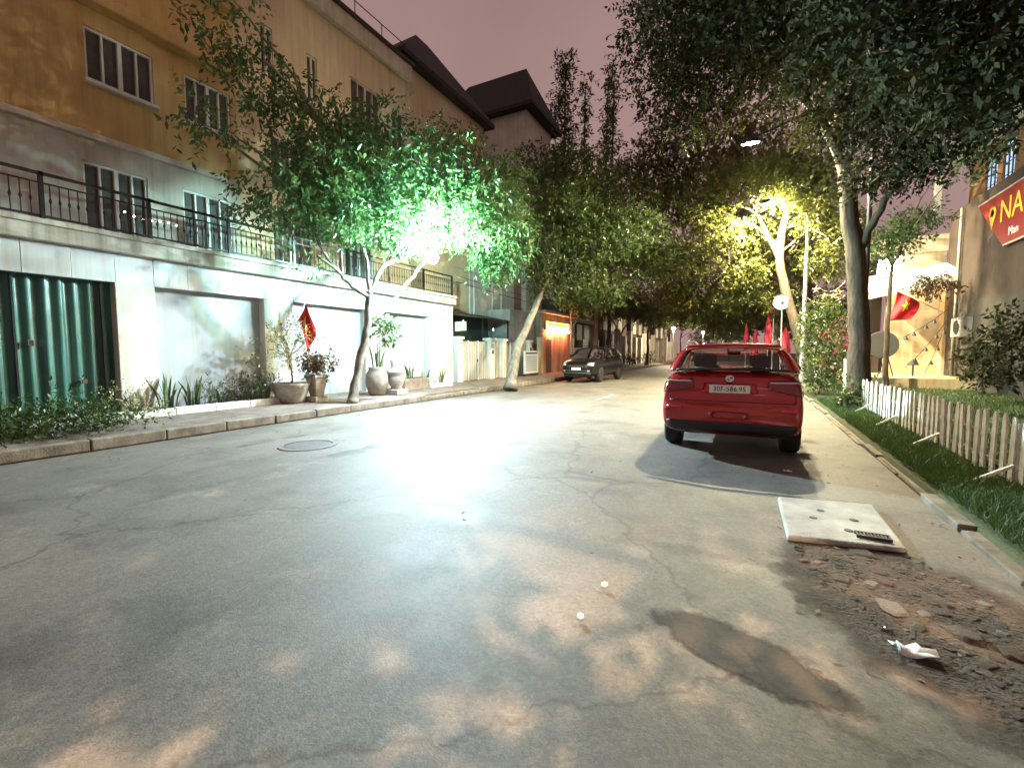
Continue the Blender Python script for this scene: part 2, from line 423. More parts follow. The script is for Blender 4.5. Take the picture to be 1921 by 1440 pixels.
class MB:
    def __init__(s):
        s.v = []
        s.f = []
    def add(s, vs, fs):
        k = len(s.v)
        s.v += [tuple(p) for p in vs]
        s.f += [tuple(i + k for i in f) for f in fs]
        return s
    def box(s, x0, x1, y0, y1, z0, z1):
        return s.add([(x0, y0, z0), (x1, y0, z0), (x1, y1, z0), (x0, y1, z0), (x0, y0, z1), (x1, y0, z1), (x1, y1, z1), (x0, y1, z1)],
                     [(0, 3, 2, 1), (4, 5, 6, 7), (0, 1, 5, 4), (1, 2, 6, 5), (2, 3, 7, 6), (3, 0, 4, 7)])
    def hexa(s, b, t):
        """b, t: four bottom and four top points, counter-clockwise"""
        return s.add(list(b) + list(t), [(0, 3, 2, 1), (4, 5, 6, 7), (0, 1, 5, 4), (1, 2, 6, 5), (2, 3, 7, 6), (3, 0, 4, 7)])
    def quad(s, a, b, c, d):
        return s.add([a, b, c, d], [(0, 1, 2, 3)])
    def bar(s, a, b, wd, th=None, up=(0, 0, 1)):
        a = Vector(a); b = Vector(b); th = th or wd
        d = (b - a).normalized()
        u = Vector(up)
        if abs(d.dot(u)) > .95: u = Vector((0, 1, 0))
        sx = d.cross(u).normalized() * wd / 2
        sy = sx.cross(d).normalized() * th / 2
        return s.hexa([a - sx - sy, a + sx - sy, a + sx + sy, a - sx + sy], [b - sx - sy, b + sx - sy, b + sx + sy, b - sx + sy])
    def tube(s, pts, rad, n=8):
        pts = [Vector(p) for p in pts]
        if not hasattr(rad, '__len__'): rad = [rad] * len(pts)
        k = len(s.v)
        ref = Vector((0.31, 0.22, 0.92))
        for i, p in enumerate(pts):
            d = (pts[min(i + 1, len(pts) - 1)] - pts[max(i - 1, 0)]).normalized()
            a = d.cross(ref)
            if a.length < .05: a = d.cross(Vector((1, 0, 0)))
            a.normalize()
            b = d.cross(a).normalized()
            for j in range(n):
                t = 2 * PI * j / n
                s.v.append(tuple(p + (a * math.cos(t) + b * math.sin(t)) * rad[i]))
        for i in range(len(pts) - 1):
            for j in range(n):
                s.f.append((k + i * n + j, k + i * n + (j + 1) % n, k + (i + 1) * n + (j + 1) % n, k + (i + 1) * n + j))
        s.f.append(tuple(k + j for j in reversed(range(n))))
        s.f.append(tuple(k + (len(pts) - 1) * n + j for j in range(n)))
        return s
    def lathe(s, prof, c=(0, 0, 0), n=20, axis='z'):
        k = len(s.v)
        for r, h in prof:
            for j in range(n):
                t = 2 * PI * j / n
                a, b = r * math.cos(t), r * math.sin(t)
                p = (a, b, h) if axis == 'z' else ((h, a, b) if axis == 'x' else (b, h, a))
                s.v.append((p[0] + c[0], p[1] + c[1], p[2] + c[2]))
        for i in range(len(prof) - 1):
            for j in range(n):
                s.f.append((k + i * n + j, k + i * n + (j + 1) % n, k + (i + 1) * n + (j + 1) % n, k + (i + 1) * n + j))
        if prof[0][0] > 1e-4: s.f.append(tuple(k + j for j in reversed(range(n))))
        if prof[-1][0] > 1e-4: s.f.append(tuple(k + (len(prof) - 1) * n + j for j in range(n)))
        return s
    def prism(s, poly, z0, z1):
        n = len(poly)
        return s.add([(x, y, z0) for x, y in poly] + [(x, y, z1) for x, y in poly],
                     [tuple(reversed(range(n))), tuple(range(n, 2 * n))] + [(i, (i + 1) % n, n + (i + 1) % n, n + i) for i in range(n)])
    def grid(s, P):
        ny, nx = len(P), len(P[0])
        k = len(s.v)
        for row in P: s.v += [tuple(p) for p in row]
        for i in range(ny - 1):
            for j in range(nx - 1):
                s.f.append((k + i * nx + j, k + i * nx + j + 1, k + (i + 1) * nx + j + 1, k + (i + 1) * nx + j))
        return s
    def build(s, name, m, parent=None, smooth=False, bevel=0.0, sub=0, solid=0.0, seg=2):
        o0 = root_org(parent) if parent is not None else Vector((0, 0, 0))
        me = bpy.data.meshes.new(name)
        me.from_pydata([(x - o0.x, y - o0.y, z - o0.z) for x, y, z in s.v], [], s.f)
        me.materials.append(m)
        if smooth: me.polygons.foreach_set('use_smooth', [True] * len(me.polygons))
        me.update()
        o = bpy.data.objects.new(name, me)
        col.objects.link(o)
        if parent is not None: o.parent = parent
        if solid:
            q = o.modifiers.new('solid', 'SOLIDIFY'); q.thickness = abs(solid); q.offset = 1 if solid > 0 else -1
        if bevel:
            q = o.modifiers.new('bevel', 'BEVEL'); q.width = bevel; q.segments = seg; q.limit_method = 'ANGLE'
        if sub:
            q = o.modifiers.new('sub', 'SUBSURF'); q.levels = q.render_levels = sub
        return o

def copy_part(o, parent, off=(0, 0, 0), rot=None, scale=None):
    c = o.copy()
    col.objects.link(c)
    c.parent = parent
    c.location = Vector(o.location) + Vector(off)
    if rot is not None: c.rotation_euler = rot
    if scale is not None: c.scale = scale
    return c

def text_part(name, body, size, m, parent, fn, depth=0.004, align='CENTER'):
    """lettering; fn maps (x, y, z) of the flat text to scene coordinates"""
    cu = bpy.data.curves.new('lettering', 'FONT')
    cu.body = body; cu.size = size; cu.align_x = align; cu.align_y = 'CENTER'
    cu.extrude = depth; cu.resolution_u = 3
    t = bpy.data.objects.new('lettering_tmp', cu)
    col.objects.link(t)
    dg = bpy.context.evaluated_depsgraph_get()
    me = t.evaluated_get(dg).to_mesh()
    mb = MB()
    mb.add([fn(*v.co) for v in me.vertices], [tuple(p.vertices) for p in me.polygons])
    t.evaluated_get(dg).to_mesh_clear()
    bpy.data.objects.remove(t)
    bpy.data.curves.remove(cu)
    return mb.build(name, m, parent)

def smooth_path(pts, k=4, jit=0.0):
    P = [Vector(p) for p in pts]
    out = []
    for i in range(len(P) - 1):
        p0 = P[max(i - 1, 0)]; p1 = P[i]; p2 = P[i + 1]; p3 = P[min(i + 2, len(P) - 1)]
        for j in range(k):
            t = j / k
            q = 0.5 * ((2 * p1) + (p2 - p0) * t + (2 * p0 - 5 * p1 + 4 * p2 - p3) * t * t + (3 * p1 - p0 - 3 * p2 + p3) * t ** 3)
            if jit and (i + j) > 0: q = q + Vector((random.gauss(0, jit), random.gauss(0, jit), random.gauss(0, jit * .5)))
            out.append(q)
    out.append(P[-1])
    return out

def lerp_r(r0, r1, n): return [r0 + (r1 - r0) * i / (n - 1) for i in range(n)]

# ------------------------------------------------------------------ foliage
def unit(a): return a / np.maximum(np.linalg.norm(a, axis=1, keepdims=True), 1e-6)

def leaf_arrays(clusters, L, per=8, droop=0.6, spray=0.45, width=0.2, keep=None, shell=0.45):
    """clusters: (x, y, z, rx, ry, rz, sprays). Leaf-sized faces on twig sprays through each clump."""
    V, T = [], []
    for (cx, cy, cz, rx, ry, rz, n) in clusters:
        u = unit(rng.normal(size=(n, 3)))
        r = rng.random((n, 1)) ** shell
        pos = np.array([cx, cy, cz]) + u * r * np.array([rx, ry, rz])
        pos += rng.normal(size=(n, 3)) * 0.12
        ax = unit(u * 0.6 + rng.normal(size=(n, 3)) * 0.55 + np.array([0, 0, -droop]))
        pr = unit(np.cross(ax, rng.normal(size=(n, 3))))
        ct = rng.random() * 0.3 - 0.15
        st = np.clip(0.5 + ct + rng.normal(size=n) * 0.2, 0, 1)
        sl = spray * (0.6 + 0.8 * rng.random((n, 1)))
        for k in range(per):
            p = pos + ax * sl * ((k + .6) / per)
            sd = 1 if k % 2 else -1
            d = unit(ax * 0.55 + pr * sd * 0.8 + rng.normal(size=(n, 3)) * 0.35 + np.array([0, 0, -droop * .35]))
            ll = L * (0.45 + 0.95 * rng.random((n, 1)))
            wv = unit(np.cross(d, rng.normal(size=(n, 3)) * 0.7 + np.array([0, 0, 1.0]))) * ll * width
            q = np.stack([p, p + d * ll * .45 + wv, p + d * ll, p + d * ll * .45 - wv], axis=1)
            t = np.clip(st + rng.normal(size=n) * 0.14, 0, 1)
            if keep is not None:
                mk = keep(p)
                q = q[mk]; t = t[mk]
            V.append(q); T.append(t)
    return np.concatenate(V), np.concatenate(T)

def quads_object(name, V, T, m, parent=None):
    o0 = root_org(parent) if parent is not None else Vector((0, 0, 0))
    n = len(V)
    me = bpy.data.meshes.new(name)
    co = (V.reshape(-1, 3) - np.array(o0)).astype(np.float32)
    me.vertices.add(n * 4)
    me.vertices.foreach_set('co', co.ravel())
    me.loops.add(n * 4)
    me.loops.foreach_set('vertex_index', np.arange(n * 4, dtype=np.int32))
    me.polygons.add(n)
    me.polygons.foreach_set('loop_start', np.arange(0, n * 4, 4, dtype=np.int32))
    me.polygons.foreach_set('loop_total', np.full(n, 4, dtype=np.int32))
    a = me.attributes.new('tint', 'FLOAT', 'POINT')
    a.data.foreach_set('value', np.repeat(T, 4).astype(np.float32))
    me.materials.append(m)
    me.update(calc_edges=True)
    o = bpy.data.objects.new(name, me)
    col.objects.link(o)
    if parent is not None: o.parent = parent
    return o

def make_tree(name, label, base, trunk, r0, r1, limbs=(), clusters=(), leaf=0.16, per=8, droop=.6, spray=.45, width=.2,
              leafm=None, bark=None, auto=2, keep=None, group=None, cat='tree', flare=1.5, shell=.45):
    t = thing(name, label, cat, base, group)
    P = smooth_path(trunk, 5, 0.012)
    rr = lerp_r(r0, r1, len(P))
    rr = [r * (1 + (flare - 1) * math.exp(-3.2 * i / 5.0)) * random.uniform(.94, 1.06) for i, r in enumerate(rr)]
    MB().tube(P, rr, 12).build('trunk', bark, t, smooth=True)
    tips = [P[-1]]
    for (pts, a, b) in limbs:
        q = smooth_path(pts, 5, 0.015)
        MB().tube(q, lerp_r(a, b, len(q)), 9).build('limb', bark, t, smooth=True)
        tips += [q[-1], q[len(q) // 2]]
    for c in clusters:
        cc = Vector(c[:3])
        for _ in range(auto):
            s0 = min(tips, key=lambda p: (p - cc).length)
            e = cc + Vector((random.uniform(-.75, .75) * c[3], random.uniform(-.75, .75) * c[4], random.uniform(-.5, .75) * c[5]))
            mid = (s0 + e) / 2 + Vector((random.gauss(0, .15), random.gauss(0, .15), .12 + random.random() * .25))
            q = smooth_path([s0, mid, e], 4, 0.02)
            MB().tube(q, lerp_r(min(r1 * .6, .05), .008, len(q)), 6).build('branch', bark, t, smooth=True)
    V, T = leaf_arrays(clusters, leaf, per, droop, spray, width, keep, shell)
    quads_object('crown', V, T, leafm, t)
    return t

def blades(n, fx, h, w_, lean=.5):
    """grass blades as narrow quads; fx(n) gives base points"""
    p = fx(n)
    a = rng.random(n) * 2 * PI
    hh = h * (0.5 + rng.random(n))
    wv = np.stack([np.cos(a), np.sin(a), np.zeros(n)], 1) * w_
    ld = rng.normal(size=(n, 3)) * lean * hh[:, None]
    ld[:, 2] = 0
    up = np.stack([np.zeros(n), np.zeros(n), hh], 1)
    V = np.stack([p - wv, p + wv, p + up + ld + wv * .2, p + up + ld - wv * .2], 1)
    return V, np.clip(.5 + rng.normal(size=n) * .22, 0, 1)

# ================================================================== setting
tag(MB().quad((-400, -300, -.25), (400, -300, -.25), (400, 600, -.25), (-400, 600, -.25)).build('ground', SOIL), kind='structure')
ys = [-14 + 2.0 * i for i in range(75)]
xs = [-8.75 + (1.6 + 8.75) * i / 12 for i in range(13)]
def road_z(x):
    t = (x + 3.6) / 5.2
    return 0.05 * (1 - t * t) - 0.05
tag(MB().grid([[(x, y, road_z(x)) for x in xs] for y in ys]).build('road', ASPHALT, smooth=True), kind='structure')
tag(MB().grid([[(-13.5, y, .2), (-11.3, y, .19), (-8.88, y, .13)] for y in ys]).build('pavement', PAVE), kind='structure')
tag(MB().grid([[(1.64, y, -.08), (1.70, y, .02), (1.82, y, .055), (2.6, y, .09), (9.5, y, .11)] for y in ys]).build('lawn', LAWNSOIL), kind='structure')
kerb = MB().box(-8.9, -8.86, -14, 120, -.05, .11).build('kerb', KERB)
tag(kerb, kind='structure')
for i in range(34):
    y0 = -1 + i * 1.0
    if 10.6 < y0 < 13.4: zt = .075            # dropped kerb in front of the garage
    else: zt = .135
    MB().box(-8.9, -8.74 + random.uniform(-.012, .012), y0 + .006, y0 + .994, -.04, zt + random.uniform(-.008, .006)).build('kerb_stone', KERB, kerb, bevel=.02)
kerb_r = MB().box(1.63, 1.67, -8, 120, -.07, -.02).build('kerb', KERB)
tag(kerb_r, kind='structure')
for i in range(26):
    y0 = 1 + i * 1.0
    MB().box(1.585 + random.uniform(-.025, .02), 1.70, y0 + .01, y0 + random.choice((.985, .97, .93)), -.07, .008 + random.uniform(-.05, .02)).build('kerb_stone', KERBD, kerb_r, bevel=.012)

# gutter dirt, patches, markings ---------------------------------------------
def blob(cx, cy, rx, ry, n=26, jag=.12, rot=0.0):
    ph = [random.uniform(0, 6.28) for _ in range(4)]
    out = []
    for i in range(n):
        t = 2 * PI * i / n
        r = 1 + jag * (math.sin(2 * t + ph[0]) + .7 * math.sin(3 * t + ph[1]) + .5 * math.sin(5 * t + ph[2])) + random.uniform(-.04, .04)
        x, y = rx * r * math.cos(t), ry * r * math.sin(t)
        out.append((cx + x * math.cos(rot) - y * math.sin(rot), cy + x * math.sin(rot) + y * math.cos(rot)))
    return out
def rough0(poly, k, j):
    out = []
    for (a, b), (c, d) in zip(poly, poly[1:] + poly[:1]):
        for i in range(k):
            f = i / k
            out.append((a + (c - a) * f + random.gauss(0, j), b + (d - b) * f + random.gauss(0, j)))
    return out
def sheet(name, poly, z, m, th=.02):
    mb = MB()
    zz = lambda x: road_z(min(max(x, -8.75), 1.6)) + z
    n = len(poly)
    mb.add([(x, y, zz(x) - th) for x, y in poly] + [(x, y, zz(x)) for x, y in poly],
           [tuple(range(n, 2 * n))] + [(i, (i + 1) % n, n + (i + 1) % n, n + i) for i in range(n)])
    return tag(mb.build(name, m), kind='structure')
sheet('asphalt_patch', [(-.75, 1.9), (.7, 1.75), (.75, 2.9), (-.7, 3.05)], .004, PATCH_S, .004)
sheet('asphalt_patch', [(-7.8, 3.4), (-4.4, 3.4), (-4.4, 6.1), (-7.8, 6.1)], .004, WORN_S, .004)
for (y0, y1) in ((6.2, 8.2), (13.2, 15.2)):
    sheet('centre_line', [(-4.16, y0), (-4.05, y0), (-4.05, y1), (-4.16, y1)], .005, MARK)
# round manhole cover in the far lane
t = thing('manhole_cover', 'round iron manhole cover in the road near the left kerb', 'manhole cover', (-6.1, 4.72, 0))
MB().lathe([(0.0, .012), (.33, .012), (.345, .006), (.345, -.03)], (-6.1, 4.72, road_z(-6.1)), 28).build('lid', mat('cast_iron', (.10, .095, .088), .7, col2=(.06, .056, .05), scale=9, bump=.8, bscale=30), t)
MB().lathe([(.36, -.03), (.36, .014), (.43, .012), (.44, -.03)], (-6.1, 4.72, road_z(-6.1)), 28).build('ring', WORN, t)

# concrete slab over the drain ------------------------------------------------
t = thing('drain_slab', 'square pale concrete drain slab with lifting holes in front of rubble strip', 'drain slab', (.68, 4.68, 0))
mb = MB().hexa([(.29, 4.07, -.03), (1.07, 4.22, -.03), (1.07, 5.33, -.03), (.27, 5.15, -.03)], [(.30, 4.08, .016), (1.06, 4.23, .008), (1.06, 5.32, .012), (.28, 5.14, .02)])
mb.build('slab', CONC, t, bevel=.015)
for (hx, hy) in ((.52, 4.62), (.6, 4.86), (.82, 4.72), (.74, 4.42)):
    MB().lathe([(0, .0195), (.03, .0195), (.036, .005)], (hx, hy, 0), 12).build('lifting_hole', INK, t)
t = thing('drain_grate', 'small slotted iron grate lying at the edge of the pale slab', 'drain grate', (.86, 4.33, .056))
MB().box(.77, .99, 4.285, 4.30, .012, .036).build('frame', DARKM, t)
fr = MB().box(.77, .99, 4.375, 4.39, .012, .036).build('frame', DARKM, t)
bar0 = MB().box(.775, .787, 4.30, 4.375, .014, .034).build('slot_bar', DARKM, t)
for i in range(1, 10): copy_part(bar0, t, (i * .0225, 0, 0))

# broken strip along the kerb -------------------------------------------------
def rough(poly, k=6, j=.018):
    out = []
    for (a, b), (c, d) in zip(poly, poly[1:] + poly[:1]):
        for i in range(k):
            f = i / k
            out.append((a + (c - a) * f + random.gauss(0, j), b + (d - b) * f + random.gauss(0, j)))
    return out
poly = rough([(.28, 4.02), (1.1, 4.2), (1.3, 3.9), (1.45, 3.4), (1.55, 2.9), (1.5, 2.5), (1.2, 2.4), (1.0, 2.55), (.85, 2.7), (.62, 2.95), (.5, 3.3), (.36, 3.7)], 5, .03)
strip = sheet('broken_pavement', [(-.1, 4.06), (1.08, 4.19), (1.57, 4.3), (1.57, 1.7), (.2, 1.7), (-.1, 2.6)], .005, soft_patch('dirt_edge', DIRT, (.98, 3.22), (.62, 1.05), R(24), .38, 5, .8, 1.15), .004)
def inside(x, y):
    c = False
    for i in range(len(poly)):
        (x0, y0), (x1, y1) = poly[i], poly[i - 1]
        if (y0 > y) != (y1 > y) and x < (x1 - x0) * (y - y0) / (y1 - y0) + x0: c = not c
    return c
def stone_mesh(k):
    r = random.Random(k)
    mb = MB()
    n = r.choice((5, 6, 7))
    a = sorted(r.uniform(0, 6.28) for _ in range(n))
    a = [2 * PI * i / n + r.uniform(-.3, .3) for i in range(n)]
    rad = [r.uniform(.7, 1.15) for _ in range(n)]
    lo = [(math.cos(t) * q, math.sin(t) * q * .8, -.25) for t, q in zip(a, rad)]
    hi = [(math.cos(t) * q * .78, math.sin(t) * q * .62, .2 + r.uniform(-.06, .08)) for t, q in zip(a, rad)]
    mb.add(lo + hi, [tuple(range(n, 2 * n))] + [(i, (i + 1) % n, n + (i + 1) % n, n + i) for i in range(n)])
    return mb
STONE2 = mat('pale_stone', (0.24, 0.215, 0.185), 0.92, col2=(0.12, 0.1, 0.08), scale=9, bump=.6, bscale=30)
BRICKB = mat('brick_bit', (0.13, 0.08, 0.055), 0.92, col2=(0.07, 0.042, 0.03), scale=9, bump=.6, bscale=30)
protos = [stone_mesh(k).build('stone', (STONE, STONE, STONE2, STONE, BRICKB, STONE)[k], strip, bevel=.12) for k in range(6)]
placed = []
tries = 0
while len(placed) < 230 and tries < 6000:
    tries += 1
    x, y = random.uniform(.25, 1.52), random.uniform(1.9, 4.2)
    s = random.choice((.012, .016, .02, .03, .035, .05, .065, .09, .13))
    if not inside(x, y) or any((x - a) ** 2 + (y - b) ** 2 < (.82 * (s + c)) ** 2 for a, b, c in placed): continue
    placed.append((x, y, s))
    o = protos[len(placed) - 1] if len(placed) <= 6 else copy_part(protos[len(placed) % 6], strip)
    o.location = (x, y, road_z(min(x, 1.6)) + .006 + s * .03)
    o.rotation_euler = (random.gauss(0, .1), random.gauss(0, .1), random.uniform(0, 6.28))
    o.scale = (s, s * random.uniform(.7, 1.1), s * random.uniform(.12, .5))

# litter ----------------------------------------------------------------------
def litter(name, label, cat, x, y, s, m, k):
    r = random.Random(k)
    P = [[(x + (i - 2) / 2 * s + r.gauss(0, s * .1), y + (j - 1.5) / 1.5 * s * .5 + r.gauss(0, s * .1), road_z(x) + .012 + abs(r.gauss(0, s * .25))) for i in range(5)] for j in range(4)]
    return tag(MB().grid(P).build(name, m, smooth=True, solid=.002), label, cat)
litter('crumpled_paper', 'crumpled white paper lying on the broken rubble strip', 'litter', .76, 2.8, .085, PAPER, 1)
litter('foil_wrapper', 'tiny shiny wrapper on the rubble just above crumpled paper', 'litter', .67, 2.98, .022, CHROME, 2)
t = tag(MB().lathe([(0, .012), (.018, .012), (.021, .004), (.021, -.004)], (-.76, 2.67, .01), 14).build('bottle_cap', PAPER), 'small round white cap on the road, farther of the two', 'litter')
t = tag(MB().lathe([(0, .014), (.016, .012), (.02, .002), (.02, -.004)], (-.78, 2.28, .01), 14).build('bottle_cap', PAPER), 'small round white cap on the road, nearer to the camera', 'litter')
litter('paper_scrap', 'white paper scrap in the shadow behind the red car', 'litter', .44, 6.45, .05, PAPER, 4)

# fallen leaves and specks along the gutters
n_ = 420
lx = np.concatenate([rng.uniform(-8.7, -7.6, 150), rng.uniform(.2, 1.55, 200), rng.uniform(-7.5, .2, 70)])
ly = np.concatenate([rng.uniform(2, 22, 150), rng.uniform(1.6, 14, 200), rng.uniform(2, 14, 70)])
lz = np.array([road_z(a) for a in lx]) + .012
an = rng.random(n_) * 6.28
sz = .012 + .018 * rng.random(n_)
d1 = np.stack([np.cos(an), np.sin(an), rng.normal(size=n_) * .25], 1) * sz[:, None]
d2 = np.stack([-np.sin(an), np.cos(an), rng.normal(size=n_) * .25], 1) * (sz * .4)[:, None]
c_ = np.stack([lx, ly, lz], 1)
DRY = leaf_mat('dry_leaf', (0.05, 0.035, 0.02), (0.12, 0.085, 0.045), (0.22, 0.18, 0.09), .1, .8)
tag(quads_object('leaves', np.stack([c_ - d1, c_ + d2, c_ + d1, c_ - d2], 1), rng.random(n_), DRY), kind='stuff')

# grass -----------------------------------------------------------------------
def area(x0, x1, y0, y1, zf):
    def f(n):
        x = x0 + (x1 - x0) * rng.random(n)
        y = y0 + (y1 - y0) * rng.random(n) ** 1.5
        return np.stack([x, y, zf(x)], 1)
    return f
V, T = blades(26000, area(1.72, 2.5, 3.2, 16, lambda x: x * 0 + .06), .075, .006)
V2, T2 = blades(26000, area(2.5, 6.9, 5, 24, lambda x: x * 0 + .09), .08, .009)
tag(quads_object('grass', np.concatenate([V, V2]), np.concatenate([T, T2]), GRASS), kind='stuff')

# ================================================================== building helpers
def wall_x(mb, X, y0, y1, z0, z1, holes, d=.14, sgn=-1):
    """a wall face at x = X with openings and their reveals (depth d going away from the street)"""
    yy = sorted({y0, y1, *[h[0] for h in holes], *[h[1] for h in holes]})
    zz = sorted({z0, z1, *[h[2] for h in holes], *[h[3] for h in holes]})
    for a, b in zip(yy, yy[1:]):
        for c, e in zip(zz, zz[1:]):
            if any(h[0] <= a and b <= h[1] and h[2] <= c and e <= h[3] for h in holes): continue
            mb.quad((X, a, c), (X, b, c), (X, b, e), (X, a, e))
    Z = X + sgn * d
    for (a, b, c, e) in holes:
        mb.quad((X, a, c), (X, a, e), (Z, a, e), (Z, a, c)); mb.quad((X, b, c), (Z, b, c), (Z, b, e), (X, b, e))
        mb.quad((X, a, c), (Z, a, c), (Z, b, c), (X, b, c)); mb.quad((X, a, e), (X, b, e), (Z, b, e), (Z, a, e))
    return mb

def window(parent, X, y0, y1, z0, z1, n=4, fm=None, louvre=True, sgn=-1, name='window', fw=.055, wide_mid=True):
    """white frame with n leaves; dark louvred shutters or panes in them"""
    fm = fm or FRAMEW
    d = .10 * sgn
    mb = MB()
    xa, xb = sorted((X + d * .3, X + d * 1.1))
    mb.box(xa, xb, y0, y1, z1 - fw, z1); mb.box(xa, xb, y0, y1, z0, z0 + fw)
    cell = (y1 - y0) / n
    for i in range(n + 1):
        ww = fw * (1.5 if (wide_mid and i == n // 2) else .8)
        yc = min(max(y0 + i * cell, y0 + ww / 2), y1 - ww / 2)
        mb.box(xa - .002, xb + .002, yc - ww / 2, yc + ww / 2, z0 + .002, z1 - .002)
    fo = mb.build(name, fm, parent, bevel=.006)
    for i in range(n):
        a, b = y0 + i * cell + fw * .6, y0 + (i + 1) * cell - fw * .6
        xs_ = X + d * .95
        if louvre:
            MB().box(min(xs_, xs_ + .02 * sgn), max(xs_, xs_ + .02 * sgn), a, b, z0 + fw, z1 - fw).build('shutter_leaf', LOUVRE, fo)
        else:
            MB().box(min(xs_, xs_ + .01 * sgn), max(xs_, xs_ + .01 * sgn), a, b, z0 + fw, z1 - fw).build('pane', GLASSD, fo)
    return fo

def railing(parent, X, y0, y1, z0, z1, m, step=.125, post=1.5):
    mb = MB()
    mb.bar((X, y0, z1), (X, y1, z1), .06, .045)
    mb.bar((X, y0, z1 - .16), (X, y1, z1 - .16), .025)
    mb.bar((X, y0, z0 + .08), (X, y1, z0 + .08), .035)
    n = max(1, int((y1 - y0) / post))
    for i in range(n + 1):
        y = y0 + .03 + (y1 - y0 - .06) * i / n
        mb.box(X - .03, X + .03, y - .03, y + .03, z0, z1 + .03)
    ro = mb.build('railing', m, parent)
    k = int((y1 - y0) / step)
    b0 = MB().tube([(X, y0 + step / 2, z0 + .08), (X, y0 + step / 2, z0 + .3), (X, y0 + step / 2, z0 + .36), (X, y0 + step / 2, z0 + .42), (X, y0 + step / 2, z1 - .16)], [.009, .009, .022, .009, .009], 6).build('baluster', m, ro)
    for i in range(1, k): copy_part(b0, ro, (0, i * step, 0))
    return ro

def frontage(h, cols, y0, y1, recess=.2):
    """ground floor: columns, recessed shutters, fascia tiles, ledge"""
    edges = [y0]
    for (a, b) in cols:
        MB().box(-11.6, -11.0, a, b, .1, 2.80).build('column', COLUMNW, h, bevel=.012)
    bays = []
    prev = y0
    for (a, b) in sorted(cols) + [(y1, y1)]:
        if a - prev > .3: bays.append((prev, a))
        prev = b
    k = int(round((y1 - y0) / .655))
    st = (y1 - y0) / k
    MB().box(-11.5, -11.03, y0, y1, 2.802, 3.36).build('fascia', GREYP, h)
    t0 = MB().box(-11.028, -11.005, y0 + .004, y0 + st - .004, 2.80, 3.358).build('fascia_tile', TILE, h, bevel=.003)
    for i in range(1, k): copy_part(t0, h, (random.uniform(-.003, .003), i * st, 0))
    MB().box(-13.3, -10.82, y0, y1, 3.362, 3.71).build('ledge', LEDGE, h, bevel=.02)
    MB().box(-13.3, -10.76, y0, y1, 3.63, 3.725).build('ledge_lip', LEDGE, h, bevel=.015)
    return bays

# ================================================================== yellow house
yh = thing('yellow_house', 'ochre yellow house with louvred windows and dark green folding shopfront', 'house', (-12, 3.5, .2))
bays = frontage(yh, [(4.29, 4.96), (7.34, 8.18)], -1.5, 8.18)
MB().box(-20, -13.25, -1.5, 8.18, .1, 3.78).build('ground_storey', GREYP, yh)
hol = [(4.70, 5.92, 3.86, 5.68), (6.70, 7.95, 3.86, 5.68), (4.86, 6.16, 7.48, 8.62), (6.86, 8.02, 7.48, 8.62), (1.6, 3.0, 7.48, 8.62), (1.6, 3.0, 3.86, 5.68)]
W2 = mat('balcony_wall_white', (0.60, 0.56, 0.50), 0.8, col2=(0.46, 0.42, 0.36), scale=1.3, bump=.2, bscale=25, streak=0.22)
wall_x(MB(), -13.2, -1.5, 8.18, 3.79, 6.22, [h for h in hol if h[3] < 6]).build('balcony_wall', W2, yh)
mb = wall_x(MB(), -13.2, -1.5, 8.18, 6.22, 11.0, [h for h in hol if h[2] > 6])
mb.box(-20, -13.4, -1.5, 8.18, 3.8, 11.0)
mb.build('wall', YELLOW, yh)
MB().box(-13.25, -13.05, -1.5, 8.18, 6.16, 6.30).build('string_course', W2, yh, bevel=.02)
MB().box(-13.25, -12.85, -1.5, 8.18, 9.02, 9.28).build('cornice', YELLOW, yh, bevel=.05)
MB().box(-13.25, -12.95, -1.5, 8.18, 10.8, 11.1).build('cornice', YELLOW, yh, bevel=.04)
for h in hol:
    wo = window(yh, -13.2, *h, n=4, name='window' if h[2] > 6 else 'balcony_door')
    if h[2] > 6: MB().box(-13.24, -13.08, h[0] - .06, h[1] + .06, h[2] - .09, h[2] - .005).build('sill', FRAMEW, wo, bevel=.01)
railing(yh, -10.98, -1.5, 8.15, 3.725, 4.53, IRON)
# shutters in the bays, dark glass in the first one
MB().box(-11.42, -11.22, 4.955, 7.345, .1, 2.80).build('shutter', SHUTTER, yh)
P = []
for z in (.2, 1.0, 2.0, 2.8):
    P.append([(-11.2 + .035 * math.sin(i * 1.35) + .02 * math.sin(i * .41), -1.5 + 5.79 * i / 130, z) for i in range(131)])
MB().grid(P).build('folding_door', CURTAIN, yh, smooth=True)
for k in range(4): MB().box(-11.17, -11.13, .5 + k * 1.2, .53 + k * 1.2, .2, 2.8).build('door_rail', DARKM, yh)
MB().box(-11.16, -11.10, 3.06, 3.14, 1.55, 1.66).build('handle', CHROME, yh, bevel=.01)
MB().box(-11.16, -11.10, 3.76, 3.82, .85, .94).build('handle', CHROME, yh, bevel=.01)
MB().box(-11.36, -11.26, -1.5, 4.285, .10, .2).build('threshold', KERB, yh)

